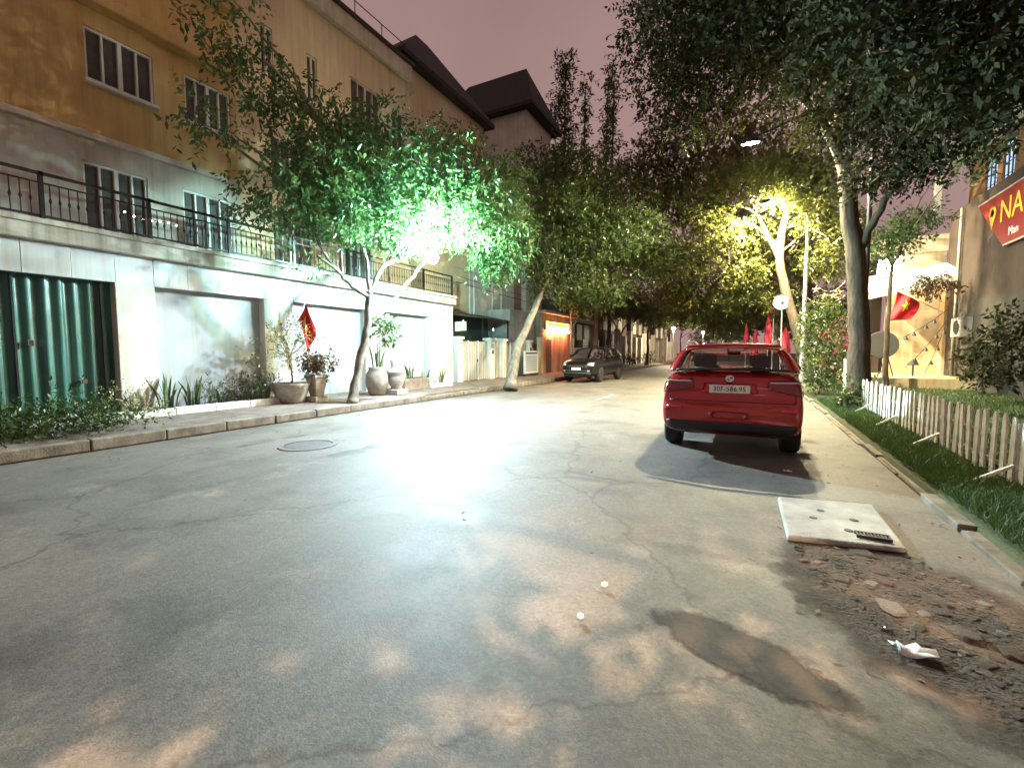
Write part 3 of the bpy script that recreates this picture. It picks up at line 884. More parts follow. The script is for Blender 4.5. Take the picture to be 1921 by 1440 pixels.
# ================================================================== beige house
bh = thing('beige_house', 'tall beige house with flat parapet and pale shuttered garage bays', 'house', (-12, 12, .2))
frontage(bh, [(10.75, 11.45), (14.02, 15.6)], 8.19, 15.6)
MB().box(-20, -13.25, 8.19, 15.6, .1, 3.78).build('ground_storey', GREYP, bh)
hol = [(12.45, 13.92, 9.70, 11.42), (14.58, 15.3, 9.70, 11.3), (10.6, 11.0, 9.75, 11.2), (9.0, 9.4, 9.75, 11.2), (12.4, 13.9, 6.4, 8.1), (9.2, 10.6, 6.4, 8.1), (12.0, 13.4, 3.86, 5.9), (9.2, 10.6, 3.86, 5.9)]
mb = wall_x(MB(), -13.2, 8.19, 15.6, 3.79, 12.75, hol)
mb.box(-20, -13.42, 8.19, 15.6, 3.8, 12.75)
mb.build('wall', BEIGE, bh)
MB().box(-20, -13.42, 15.5, 15.62, .1, 3.8).build('side_wall', GREYP, bh)
MB().box(-20, -12.98, 8.15, 15.65, 12.75, 13.36).build('parapet', PALE, bh, bevel=.03)
MB().box(-20, -12.86, 8.1, 15.7, 13.361, 13.47).build('coping', BROWNW, bh, bevel=.02)
for h in hol: window(bh, -13.2, *h, n=4 if h[1] - h[0] > 1 else 2, fm=PALE if h[2] > 9 else FRAMEW)
for y0, y1 in ((8.25, 12.0), (12.0, 15.5)): pass
mb = MB()
for i in range(6): mb.tube([(-13.1, 8.6 + i * 1.35, 13.46), (-13.1, 8.6 + i * 1.35, 14.1)], .018, 6)
mb.tube([(-13.1, 8.6, 14.1), (-13.1, 15.4, 14.1)], .018, 6)
mb.build('roof_rail', IRON, bh)
railing(bh, -10.98, 8.2, 15.55, 3.725, 4.53, IRON)
MB().box(-11.42, -11.22, 8.175, 10.755, .1, 2.80).build('shutter', SHUTTER, bh)
MB().box(-11.42, -11.22, 11.445, 14.025, .1, 2.80).build('shutter', SHUTTER, bh)

# warm bulbs added to stand in for reflections in the balcony door
t = thing('reflection_bulbs', 'row of small warm bulbs added for reflections in the balcony door', 'string light', (-12.4, 6, 4.35))
BULB = emit('warm_bulb', (1.0, .62, .25), 14)
pts = [(-12.3, 5.05 + i * .17, 4.52 - .05 * math.sin(i * .9) - .015 * i) for i in range(7)]
MB().tube(pts, .006, 5).build('wire', INK, t)
for p in pts: MB().lathe([(0, -.022), (.018, -.012), (.022, 0), (.014, .016), (0, .022)], p, 8).build('bulb', BULB, t, smooth=True)

# ================================================================== houses behind on the left
def hip_roof(mb, x0, x1, y0, y1, z, h, ov=.4, inset=.38):
    x0 -= ov; x1 += ov; y0 -= ov; y1 += ov
    w_, l = x1 - x0, y1 - y0
    cx = (x0 + x1) / 2
    a, b = (cx, y0 + min(l * .48, w_ * inset), z + h), (cx, y1 - min(l * .48, w_ * inset), z + h)
    mb.add([(x0, y0, z), (x1, y0, z), (x1, y1, z), (x0, y1, z), a, b], [(0, 1, 4), (1, 2, 5, 4), (2, 3, 5), (3, 0, 4, 5), (3, 2, 1, 0)])
    mb.box(x0, x1, y0, y1, z - .18, z - .002)
    return mb
rh = thing('hip_roof_house', 'tall house with a dark hip roof rising behind the beige parapet', 'house', (-17, 20, .1))
MB().box(-19, -13.5, 15.9, 22.2, .1, 13.9).build('wall', BEIGE, rh)
mb = MB().add([(-19.2, 15.1, 13.95), (-13.0, 15.1, 13.95), (-13.0, 22.6, 13.95), (-19.2, 22.6, 13.95), (-16, 19.6, 17.9), (-16, 20.6, 17.9)], [(0, 1, 4), (1, 2, 5, 4), (2, 3, 5), (3, 0, 4, 5), (3, 2, 1, 0)])
mb.box(-19.2, -13.0, 15.1, 22.6, 13.75, 13.945)
mb.build('roof', DARKROOF, rh)
for y in (17.2, 20.2): window(rh, -13.48, y, y + 1.2, 9.8, 11.4, n=2, name='window')
wh = thing('white_wall_house', 'tall white walled house with dark roof beyond the hip roof', 'house', (-17, 29, .1))
MB().box(-20, -13.4, 27.4, 31.4, .1, 17.1).build('wall', W2, wh)
mb = MB().add([(-20.5, 26.8, 17.3), (-12.7, 26.8, 17.3), (-12.7, 31.9, 17.3), (-20.5, 31.9, 17.3), (-19, 29.2, 20.8), (-14.3, 29.2, 20.8)], [(0, 1, 5, 4), (1, 2, 5), (2, 3, 4, 5), (3, 0, 4), (3, 2, 1, 0)])
mb.box(-20.5, -12.7, 26.8, 31.9, 17.08, 17.295)
mb.build('roof', DARKROOF, wh)
for y in (28.0, 29.9): window(wh, -13.38, y, y + 1.1, 13, 15, n=2)

# the small front yard house with its gate ------------------------------------
gh = thing('low_front_house', 'small yellow and white house behind the gate under a dark canopy', 'house', (-13.5, 19.5, .15))
MB().box(-13.5, -12.6, 15.7, 19.2, .1, 6.3).build('wall', CREAMW, gh)
MB().box(-13.6, -12.7, 19.2, 24.3, .1, 6.3).build('wall', W2, gh)
for y in (19.35, 19.75, 21.6, 22.6): MB().tube([(-12.62, y, 2.2), (-12.62, y, 6.2)], .045, 8).build('drain_pipe', STEELW, gh, smooth=True)
can = MB().hexa([(-12.6, 15.75, 3.30), (-11.25, 15.75, 3.02), (-11.25, 21.0, 3.02), (-12.6, 21.0, 3.30)], [(-12.6, 15.75, 3.36), (-11.25, 15.75, 3.07), (-11.25, 21.0, 3.07), (-12.6, 21.0, 3.36)]).build('canopy', CANOPY, gh)
for y in (15.8, 18.4, 20.9): MB().box(-11.33, -11.27, y, y + .06, .15, 3.03).build('canopy_post', DARKM, gh)
MB().box(-12.58, -12.5, 15.8, 20.9, .2, 3.2).build('dark_shopfront', mat('dark_teal_front', (.02, .05, .048), .5, var=.3, scale=2), gh)
t = thing('notice_paper', 'white paper notice hanging under the dark canopy', 'notice', (-11.2, 16.5, 2.5))
MB().hexa([(-11.215, 16.05, 2.33), (-11.2, 16.05, 2.33), (-11.2, 16.9, 2.40), (-11.215, 16.9, 2.40)], [(-11.215, 16.05, 2.72), (-11.2, 16.05, 2.72), (-11.2, 16.9, 2.79), (-11.215, 16.9, 2.79)]).build('sheet', PAPER, t)
for i in range(3): MB().hexa([(-11.199, 16.15, 2.42 + i * .1), (-11.196, 16.15, 2.42 + i * .1), (-11.196, 16.8, 2.47 + i * .1), (-11.199, 16.8, 2.47 + i * .1)], [(-11.199, 16.15, 2.44 + i * .1), (-11.196, 16.15, 2.44 + i * .1), (-11.196, 16.8, 2.49 + i * .1), (-11.199, 16.8, 2.49 + i * .1)]).build('print_line', mat('faint_print', (.3, .3, .34), .7), t)
for (z, y, lab) in ((2.78, 16.95, 'small white bulb hanging under the canopy beside the paper notice'), (2.55, 19.6, 'small white bulb hanging under the canopy near its far end')):
    t = thing('hanging_bulb', lab, 'light bulb', (-11.4, y, z), 'bulbs under the canopy')
    MB().lathe([(0, -.07), (.045, -.05), (.055, 0), (.03, .06), (.02, .1)], (-11.4, y, z), 10).build('bulb', emit('pale_bulb', (.9, .95, 1), 1.5), t, smooth=True)
    MB().tube([(-11.4, y, z + .1), (-11.4, y, 3.06)], .006, 5).build('wire', INK, t)

fw_ = thing('front_gate_wall', 'white metal gate between capped pillars beside the beige house', 'gate', (-11, 19, .15))
for i, y in enumerate((15.72, 18.42, 19.6, 22.6)):
    pl = MB().box(-11.2, -10.85, y, y + .38, .1, 1.98).build('pillar', COLUMNW, fw_, bevel=.015)
    MB().box(-11.26, -10.79, y - .06, y + .44, 1.98, 2.1).build('cap', COLUMNW, pl, bevel=.015)
    if i == 1:
        text_part('house_number', '32', .26, INK, fw_, lambda a, b, c: (-10.845 + c, 18.61 + a, 1.72 + b))
        MB().box(-10.85, -10.83, 18.55, 18.68, 1.36, 1.52).build('bell_plate', BROWNW, fw_)
    if i == 3: MB().box(-10.85, -10.83, 22.72, 22.86, 1.5, 1.68).build('bell_plate', BROWNW, fw_)
b0 = MB().box(-11.06, -11.03, 16.12, 16.30, .2, 1.92).build('gate_board', GATEW, fw_, bevel=.006)
y = 16.12
for i in range(1, 12): copy_part(b0, fw_, (random.uniform(-.006, .006), i * .192, random.uniform(-.01, .01)))
for i in range(4): copy_part(b0, fw_, (0, 2.75 + i * .192, 0))
for i in range(13): copy_part(b0, fw_, (0, 3.95 + i * .197, random.uniform(-.02, .02)))
for yy in (16.7, 17.5, 19.1, 20.6): MB().box(-11.02, -10.97, yy, yy + .05, .15, 1.95).build('gate_post', STEELW, fw_)
MB().box(-10.99, -10.96, 17.44, 17.47, 1.0, 1.14).build('handle', INK, fw_)

nb = thing('notice_board', 'standing notice board with lines of print beside the leaning trunk', 'notice board', (-10.5, 22.2, .15))
MB().box(-10.56, -10.5, 21.3, 23.05, .3, 1.5).build('board', PAPER, nb, bevel=.01)
MB().box(-10.57, -10.49, 21.3, 23.05, .18, .3).build('foot_rail', BROWNW, nb)
MB().box(-10.499, -10.494, 21.45, 22.9, 1.34, 1.42).build('heading', INK, nb)
l0 = MB().box(-10.499, -10.495, 21.5, 22.85, 1.18, 1.215).build('print_line', mat('blue_print', (.2, .2, .34), .7), nb)
for i in range(1, 8): copy_part(l0, nb, (0, 0, -i * .105))

# grey and rust stained wall with the lit sign --------------------------------
sw = thing('stained_house', 'low stained plaster house with a glowing sign board', 'house', (-12, 26.5, .15))
MB().box(-16, -11.3, 21.2, 24.5, .1, 3.7).build('grey_wall', GREYP, sw)
MB().box(-16, -10.95, 24.5, 29.5, .1, 3.72).build('wall', RUSTW, sw)
MB().box(-16, -10.6, 24.3, 29.8, 3.722, 3.9).build('eave', RUSTW, sw, bevel=.02)
MB().box(-11.1, -10.8, 24.1, 24.45, .1, 2.3).build('gate_post', CREAMW, sw, bevel=.02)
MB().box(-10.948, -10.92, 25.2, 25.9, .2, 2.2).build('door', BROWNW, sw)
sg = thing('lit_sign', 'glowing yellow and orange framed sign on the stained wall', 'lit sign', (-10.9, 26.7, 2.7))
MB().box(-10.94, -10.82, 24.85, 28.55, 2.78, 3.26).build('sign_box', DARKM, sg, bevel=.01)
NEON = emit('sign_tube', (1.0, .55, .10), 9); NEON2 = emit('sign_face', (1.0, .26, .07), 3.2); NEON3 = emit('sign_lower', (.85, 1.0, .62), 6)
for a in ((24.85, 28.55, 3.2, 3.26), (24.85, 28.55, 2.78, 2.84), (24.85, 24.98, 2.84, 3.2), (28.42, 28.55, 2.84, 3.2)):
    MB().box(-10.818, -10.79, *a).build('tube_frame', NEON, sg)
MB().box(-10.818, -10.81, 25.05, 28.35, 3.0, 3.16).build('face_panel', NEON2, sg)
MB().box(-10.818, -10.81, 25.05, 28.35, 2.86, 2.99).build('face_panel', NEON3, sg)
RL = emit('sign_under', (1.0, .30, .14), 420)
MB().tube([(-10.7, 25, 2.72), (-10.7, 28.4, 2.72)], .02, 6).build('under_tube', RL, sg)

for k, (x0, z0, x1, z1, lab) in enumerate(((-10.9, 4.35, -10.4, 5.2, 'lowest'), (-10.9, 4.6, -10.3, 5.5, 'middle'), (-10.95, 4.95, -10.2, 5.9, 'highest'))):
    P = [Vector((x0, 15.7, z0)).lerp(Vector((x1, 44, z1)), i / 20) - Vector((0, 0, .55 * 4 * (i / 20) * (1 - i / 20))) for i in range(21)]
    tag(MB().tube(P, .014, 5).build('overhead_cable', INK), lab + ' of the three cables running along the left house fronts', 'cable', 'cables along the left fronts')

# next house: dark opening above a white gate
nh = thing('dark_window_house', 'house with dark upper windows above a white gate by the parked car', 'house', (-12, 32.5, .15))
MB().box(-17, -11.5, 29.9, 36.0, .1, 5.2).build('wall', BROWNW, nh)
MB().box(-11.49, -11.2, 29.9, 36, 3.6, 3.9).build('eave', GREYP, nh)
for y in (30.3, 31.9, 33.6): MB().box(-11.498, -11.45, y, y + 1.2, 2.3, 3.5).build('window', LOUVRE, nh)
for y in (29.9, 33.0, 35.7): MB().box(-11.35, -11.0, y, y + .3, .1, 2.4).build('gate_pillar', COLUMNW, nh, bevel=.02)
for i in range(9): MB().box(-11.2, -11.16, 30.3 + i * .3, 30.3 + i * .3 + .22, .25, 1.75).build('gate_board', COLUMNW, nh)
for i in range(7): MB().box(-11.2, -11.16, 33.4 + i * .32, 33.4 + i * .32 + .24, .25, 1.75).build('gate_board', COLUMNW, nh)
far = [((-12, 44), 40, 50, 'far house with pale gate pillars behind the small trees', W2, 6.5),
       ((-12, 57), 52, 63, 'second far house with pale pillars, deeper along the street', PALE, 7.5),
       ((-12, 72), 66, 80, 'farthest pale house before the street bends', W2, 8)]
for (c, y0, y1, lab, m_, hh) in far:
    fh = thing('far_house', lab, 'house', (c[0], c[1], .1), 'far houses on the left')
    MB().box(-18, -12.2, y0, y1, .1, hh).build('wall', BROWNW, fh)
    n = 5
    for i in range(n):
        y = y0 + (y1 - y0 - .6) * i / (n - 1)
        MB().box(-11.5, -11, y, y + .6, .1, 3.6 if i % 2 else 3.0).build('gate_pillar', m_, fh, bevel=.03)
    for i in range(n - 1):
        y = y0 + (y1 - y0 - .6) * i / (n - 1) + .9
        if i % 2 == 0: MB().box(-11.35, -11.25, y, y + 1.3, .1, 2.2).build('gate_panel', m_, fh)
    for i in range(3):
        y = y0 + 1 + i * (y1 - y0 - 2) / 3
        MB().box(-12.198, -12.15, y, y + 1.4, 3.5, 5).build('window', W2, fh)

# ================================================================== planter strip and pots on the left pavement
planter = thing('planter_bed', 'low whitewashed planter kerb along the foot of the yellow house', 'planter', (-10.7, 5, .2))
for i in range(6):
    y0 = 2.6 + i * .78
    MB().box(-10.52, -10.38, y0 + .004, y0 + .776, .12, .31 + random.uniform(-.01, .01)).build('edging_stone', COLUMNW, planter, bevel=.015)
MB().box(-11.0, -10.52, 2.6, 7.28, .15, .27).build('soil', SOIL, planter)

def shrub(name, label, x, y, z, r, h, n, m, leaf=.07, cat='plant', group=None, stems=4, droop=.1, per=6, width=.24, spray=.16):
    t = thing(name, label, cat, (x, y, z), group)
    for k in range(stems):
        e = (x + random.uniform(-.5, .5) * r, y + random.uniform(-.5, .5) * r, z + h * random.uniform(.5, .95))
        MB().tube(smooth_path([(x + random.gauss(0, .02), y + random.gauss(0, .02), z), ((x + e[0]) / 2 + random.gauss(0, .04), (y + e[1]) / 2, z + (e[2] - z) * .5), e], 3), .008, 5).build('stem', BARKD, t)
    V, T = leaf_arrays([(x, y, z + h * .62, r, r, h * .42, n)], leaf, per, droop, spray, width, None, .4)
    quads_object('foliage', V, T, m, t)
    return t

def snake_plant(label, x, y, z, n, h, group='spiky plants along the house front'):
    t = thing('snake_plant', label, 'plant', (x, y, z), group)
    for k in range(n):
        a = random.uniform(0, 6.28); hh = h * random.uniform(.55, 1.1); w_ = random.uniform(.022, .036)
        bx, by = x + .1 * math.cos(a) * random.random(), y + .2 * math.sin(a) * random.random()
        ln = random.uniform(.05, .25)
        P = []
        tw = random.uniform(0, 3)
        for i in range(6):
            f = i / 5
            ww = w_ * (0.7 + .6 * f) * (1 - f ** 4) + .001
            c = Vector((bx + math.cos(a) * ln * f * f, by + math.sin(a) * ln * f * f, z + hh * f))
            d = Vector((math.cos(tw + f), math.sin(tw + f), 0)) * ww
            P.append([c - d, c + Vector((-d.y, d.x, 0)) * .3, c + d])
        MB().grid(P).build('leaf', SNAKE, t, smooth=True)
    return t
SNAKE = mat('snake_leaf', (0.10, 0.15, 0.06), 0.5, col2=(0.035, 0.07, 0.028), scale=14, stretch=(.4, .4, 3))
snake_plant('tall spiky plant clump at the foot of the first white column', -10.75, 4.95, .27, 13, .72)
snake_plant('spiky plant clump just right of the tallest one', -10.75, 5.45, .27, 9, .62)
snake_plant('short spiky plant in the middle of the planter bed', -10.75, 6.05, .27, 6, .36)
snake_plant('spiky plants in the grey trough by the garage shutter', -10.35, 12.15, .5, 8, .5)
snake_plant('spiky plant at the foot of the last garage column', -10.6, 14.2, .2, 9, .7)
snake_plant('spiky plant midway between trough and last column', -10.6, 13.2, .2, 8, .6)
shrub('planter_shrub', 'pale flowering weed at the left end of the planter bed', -10.72, 4.35, .26, .3, .42, 90, LEAF_F, .05, group='low plants in the planter bed')
shrub('planter_shrub', 'feathery weed right of the spiky clumps', -10.72, 5.78, .26, .15, .5, 40, LEAF_G, .05, group='low plants in the planter bed')
shrub('planter_shrub', 'brownish low bush right of the short spiky plant', -10.72, 6.38, .26, .2, .42, 90, LEAF_R, .06, group='low plants in the planter bed')
shrub('planter_shrub', 'green low bush second from the right in the planter bed', -10.72, 6.75, .26, .2, .45, 90, LEAF_G, .06, group='low plants in the planter bed')
shrub('planter_shrub', 'dark round bush at the right end of the planter bed', -10.72, 7.1, .26, .22, .5, 120, LEAF_G, .06, group='low plants in the planter bed')
hedge_c = [(-10.1, y, .36, .75, .5, .26, 260) for y in (1.2, 1.9, 2.6, 3.3)] + [(-9.5, y, .3, .6, .5, .2, 170) for y in (1.4, 2.2, 3.0, 3.7)]
t = thing('low_hedge', 'dark overgrown low hedge on the pavement before the dark green shopfront', 'hedge', (-9.9, 2.6, .15))
V, T = leaf_arrays(hedge_c, .07, 6, -.2, .14, .2, None, .5)
quads_object('foliage', V, T, LEAF_G, t)
for i in range(7): MB().tube([(-9.9 + random.uniform(-.4, .4), 1.2 + i * .4, .13), (-9.9 + random.uniform(-.5, .5), 1.2 + i * .4, .45)], .012, 5).build('stem', BARKD, t)

# potted blossom tree in a wide bowl
t = thing('bowl_pot', 'wide round glazed bowl pot holding the blossoming bush', 'pot', (-10.35, 7.55, .17))
MB().lathe([(.26, 0), (.30, .04), (.40, .25), (.45, .44), (.47, .5), (.42, .5), (.39, .43), (0, .42)], (-10.35, 7.55, .165), 28).build('bowl', STONEP, t, smooth=True)
MB().lathe([(0, .435), (.385, .43)], (-10.35, 7.55, .165), 20).build('soil', SOIL, t)
make_tree('blossom_bush', 'thin bush with pale yellow blossom growing in the bowl pot', (-10.35, 7.55, .55),
          [(-10.35, 7.55, .55), (-10.36, 7.58, .9), (-10.33, 7.5, 1.3)], .03, .014, [],
          [(-10.38, 7.3, 1.75, .3, .3, .4, 55), (-10.36, 7.75, 1.9, .3, .3, .35, 60), (-10.33, 7.6, 1.35, .35, .4, .3, 50), (-10.3, 8.0, 1.75, .22, .22, .25, 26), (-10.4, 6.85, 1.3, .16, .2, .35, 22)],
          leaf=.065, per=5, droop=.1, spray=.2, width=.3, leafm=LEAF_F, bark=BARKL, auto=2, cat='bush', flare=1.2)
t = thing('pedestal_pot', 'pale square pedestal pot holding a red leaved plant', 'pot', (-10.0, 8.05, .16))
MB().box(-10.22, -9.8, 7.84, 8.26, .15, .30).build('plinth', STONEP, t, bevel=.015)
MB().hexa([(-10.14, 7.92, .3), (-9.88, 7.92, .3), (-9.88, 8.18, .3), (-10.14, 8.18, .3)], [(-10.2, 7.86, .78), (-9.82, 7.86, .78), (-9.82, 8.24, .78), (-10.2, 8.24, .78)]).build('body', STONEP, t, bevel=.03)
MB().box(-10.23, -9.79, 7.83, 8.27, .78, .86).build('rim', STONEP, t, bevel=.02)
shrub('red_leaf_plant', 'bushy dark red leaved plant on the square pedestal pot', -10.0, 8.05, .84, .36, .55, 150, LEAF_R, .10, droop=.5, cat='plant')
t = thing('clay_jar', 'tall dark clay jar behind the tree trunk', 'pot', (-9.95, 10.15, .16))
MB().lathe([(.2, 0), (.26, .06), (.34, .35), (.33, .6), (.24, .78), (.27, .84), (.2, .84), (.18, .75), (0, .74)], (-9.95, 10.15, .16), 24).build('jar', CLAY, t, smooth=True)
snake_plant('thin upright cane plant growing from the dark clay jar', -9.95, 10.15, .9, 12, .95, None)
t = thing('stone_urn', 'pale stepped stone urn right of the clay jar', 'pot', (-9.6, 10.6, .16))
MB().box(-9.85, -9.35, 10.35, 10.85, .15, .32).build('plinth', STONEP, t, bevel=.02)
MB().lathe([(.2, 0), (.16, .06), (.22, .16), (.27, .34), (.24, .44), (.29, .5), (.29, .56), (.2, .58), (.14, .7), (.17, .86), (.1, .95), (0, .97)], (-9.6, 10.6, .32), 22).build('urn', STONEP, t, smooth=True)
t = thing('grey_trough', 'long grey concrete trough by the garage shutter', 'trough', (-10.3, 12.1, .16))
mb = MB().hexa([(-10.55, 11.55, .15), (-10.1, 11.55, .15), (-10.1, 12.75, .15), (-10.55, 12.75, .15)], [(-10.6, 11.5, .55), (-10.05, 11.5, .55), (-10.05, 12.8, .55), (-10.6, 12.8, .55)])
mb.build('body', CLAY, t, bevel=.02)
MB().box(-10.56, -10.09, 11.55, 12.75, .551, .562).build('soil', SOIL, t)
t = thing('stone_kerb_block', 'long white kerb block on the pavement right of the trough', 'kerb block', (-10.2, 13.6, .16))
MB().box(-10.35, -10.1, 12.95, 14.3, .15, .3).build('block', COLUMNW, t, bevel=.02)

# flags -----------------------------------------------------------------------
def star_pts(r, n=5):
    return [((r if i % 2 == 0 else r * .4) * math.sin(PI * i / n), (r if i % 2 == 0 else r * .4) * math.cos(PI * i / n)) for i in range(2 * n)]
def flag(name, label, origin, pole0, pole1, fn, star_at, star_r, group=None, star_rot=0.0):
    """fn(u, v) -> point on the cloth; star laid on the cloth just proud of both faces"""
    t = thing(name, label, 'flag', origin, group)
    MB().tube([pole0, pole1], .016, 8).build('pole', STEELW, t, smooth=True)
    n, m_ = 22, 14
    MB().grid([[fn(i / n, j / m_) for i in range(n + 1)] for j in range(m_ + 1)]).build('cloth', FLAGRED, t, smooth=True, solid=.003)
    for sd in (.012, -.012):
        P = []
        for (a, b) in [(0, 0)] + star_pts(star_r):
            ca, sa = math.cos(star_rot), math.sin(star_rot)
            u_, v_ = star_at[0] + (a * ca - b * sa), star_at[1] + (a * sa + b * ca) * 1.5
            p = Vector(fn(u_, v_)); e1 = Vector(fn(u_ + .02, v_)) - p; e2 = Vector(fn(u_, v_ + .02)) - p
            P.append(p + e1.cross(e2).normalized() * sd)
        MB().add(P, [(0, i, i % 10 + 1) for i in range(1, 11)]).build('star', FLAGYEL, t)
    return t
def cloth_left(u_, v_):
    # hangs in folds from the tip of a tilted pole
    top = Vector((-10.62, 8.02, 2.30)).lerp(Vector((-10.45, 8.16, 2.76)), u_)
    f = .06 * math.sin(u_ * 7 + v_ * 2) * v_
    return (top.x + f, top.y + .34 * v_ * (0.9 - .2 * u_) + .03 * math.sin(v_ * 5 + u_ * 3), top.z - v_ * (1.02 - .22 * u_) + .05 * u_ * v_)
flag('hanging_flag', 'red flag drooping from a tilted pole on the white house column', (-10.8, 8, 2), (-11.0, 7.8, 1.75), (-10.44, 8.17, 2.80), cloth_left, (.5, .42), .24, star_rot=.4)

# ================================================================== trees on the left
LAMP1 = Vector((-7.9, 10.25, 4.05))
def keep1(p):
    d = p - np.array(LAMP1)
    r = np.linalg.norm(d, axis=1)
    below = (d[:, 2] < .25) & (np.linalg.norm(d[:, :2], axis=1) < .75)
    tt = (-11.0 - LAMP1.x) / np.minimum(d[:, 0], -.02)
    wallside = (d[:, 0] < -.02) & (LAMP1.z + d[:, 2] * tt < 4.3) & (rng.random(len(p)) < .95)
    t2 = (-13.2 - LAMP1.x) / np.minimum(d[:, 0], -.02)
    z2 = LAMP1.z + d[:, 2] * t2
    y2 = LAMP1.y + d[:, 1] * t2
    wallside |= (d[:, 0] < -.02) & (z2 < 6.3) & (y2 > 3) & (y2 < 9.5) & (rng.random(len(p)) < .72)
    # open view of the lamp from the road
    c = np.array([0, 0, 1.45]); dv = np.array(LAMP1) - c; Ld = np.linalg.norm(dv); dv = dv / Ld
    q = p - c; al = q @ dv
    off = np.linalg.norm(q - al[:, None] * dv, axis=1)
    return ~((r < .34) | below | wallside | ((off < .36) & (al < Ld)))
make_tree('roadside_tree', 'pale trunked tree at the left kerb with a lamp glowing in its drooping leaves', (-9.06, 8.35, .13),
          [(-9.06, 8.35, .08), (-9.1, 8.62, 1.03), (-9.1, 8.95, 2.0), (-9.1, 9.0, 2.6), (-9.1, 9.1, 3.05)], .115, .085,
          [([(-9.1, 9.05, 2.9), (-9.2, 8.62, 3.12), (-9.3, 8.3, 3.4), (-9.45, 7.8, 4.1), (-9.4, 7.3, 5.0)], .065, .025),
           ([(-9.1, 9.1, 3.0), (-9.1, 9.55, 3.75), (-9.05, 10.3, 4.2), (-8.9, 11.2, 4.9), (-8.6, 12.2, 6.2)], .07, .025),
           ([(-9.1, 9.1, 2.15), (-8.95, 9.6, 2.75), (-8.6, 10.1, 3.45), (-8.25, 10.5, 4.15), (-7.9, 11.3, 5.0), (-7.6, 12.3, 5.9)], .07, .025),
           ([(-9.1, 9.1, 3.0), (-9.2, 9.0, 4.2), (-9.4, 8.8, 5.6), (-9.7, 8.3, 7.0)], .06, .02)],
          [(-9.3, 6.6, 4.7, .8, .8, .75, 150), (-9.3, 7.7, 5.7, 1.0, 1.0, .9, 390), (-9.0, 9.2, 6.3, 1.2, 1.2, .95, 540), (-8.5, 11.2, 7.0, 1.3, 1.3, .9, 450),
           (-7.6, 13.0, 7.0, 1.1, 1.2, .8, 345), (-7.3, 13.2, 5.4, 1.0, 1.1, 1.0, 450), (-7.8, 11.8, 5.7, 1.1, 1.2, .9, 495), (-8.8, 10.2, 5.4, 1.1, 1.1, .8, 450),
           (-9.2, 8.2, 4.7, .9, .9, .65, 345), (-9.3, 7.1, 3.95, .7, .7, .5, 140), (-9.5, 9.7, 7.6, 1.1, 1.2, .7, 170), (-10.0, 8.4, 7.3, 1.0, 1.1, .8, 220),
           (-10.0, 6.9, 7.6, .9, .9, .7, 120), (-10.2, 6.1, 8.5, .8, .9, .7, 60), (-9.0, 12.8, 8.5, 1.0, 1.1, .6, 110), (-7.6, 13.1, 4.5, .6, .8, .5, 195),
           (-8.8, 9.8, 4.4, .7, .8, .35, 150), (-9.2, 7.7, 3.7, .6, .6, .4, 90), (-10.0, 5.6, 6.2, .6, .6, .4, 40), (-6.8, 10.6, 5.3, .8, 1.1, .6, 225), (-6.9, 12.0, 5.9, .8, 1.0, .7, 240)],
          leaf=.15, per=9, droop=.85, spray=.5, width=.2, leafm=LEAF_A, bark=BARKL, auto=2, keep=keep1)
# leafy shoots low on the trunk
shrub('trunk_shoots', 'leafy shoots sprouting low on the trunk of the lamp tree', -8.85, 9.35, 1.7, .25, .6, 45, LEAF_A, .13, droop=.7, cat='shoots', stems=2)

make_tree('leaning_street_tree', 'dark crowned tree with a trunk leaning right beside the notice board', (-8.1, 15.2, .13),
          [(-8.05, 15.1, .05), (-8.2, 15.9, 1.45), (-8.2, 16.7, 2.3), (-8.2, 17.8, 3.5), (-8.1, 18.6, 4.4)], .19, .12,
          [([(-8.2, 17.2, 2.9), (-7.8, 18.2, 4.6), (-7.0, 18.8, 6.4)], .09, .04), ([(-8.15, 18.2, 4.0), (-8.4, 18.8, 6.0), (-8.4, 19, 8.2)], .09, .03), ([(-8.1, 18.4, 4.2), (-6.8, 19.6, 5.2), (-5.4, 21, 6.4)], .08, .03)],
          [(-8.0, 18.5, 4.6, 1.0, 1.1, .7, 200), (-7.0, 19.2, 5.3, 1.3, 1.3, .9, 330), (-6.5, 21.4, 4.5, 1.3, 1.5, .8, 280), (-8.0, 17.2, 5.8, 1.2, 1.2, .9, 280), (-7.0, 18.0, 7.2, 1.6, 1.5, 1.2, 430),
           (-6.0, 19.2, 6.5, 1.5, 1.5, 1.1, 380), (-5.5, 23.0, 5.6, 1.5, 1.7, 1.0, 300), (-7.0, 19.0, 9.2, 1.5, 1.6, 1.0, 330), (-8.5, 19.0, 9.6, 1.3, 1.4, 1.0, 260), (-5.0, 20.6, 7.2, 1.4, 1.5, 1.1, 330),
           (-4.5, 23.5, 6.5, 1.4, 1.6, 1.1, 280), (-8.5, 18.6, 8.0, 1.3, 1.3, 1.0, 260), (-6.5, 21.2, 9.2, 1.5, 1.6, 1.0, 280), (-7.5, 22.2, 4.3, 1.1, 1.2, .7, 170)],
          leaf=.17, per=8, droop=.6, spray=.5, width=.24, leafm=LEAF_B, bark=BARKL, auto=2)

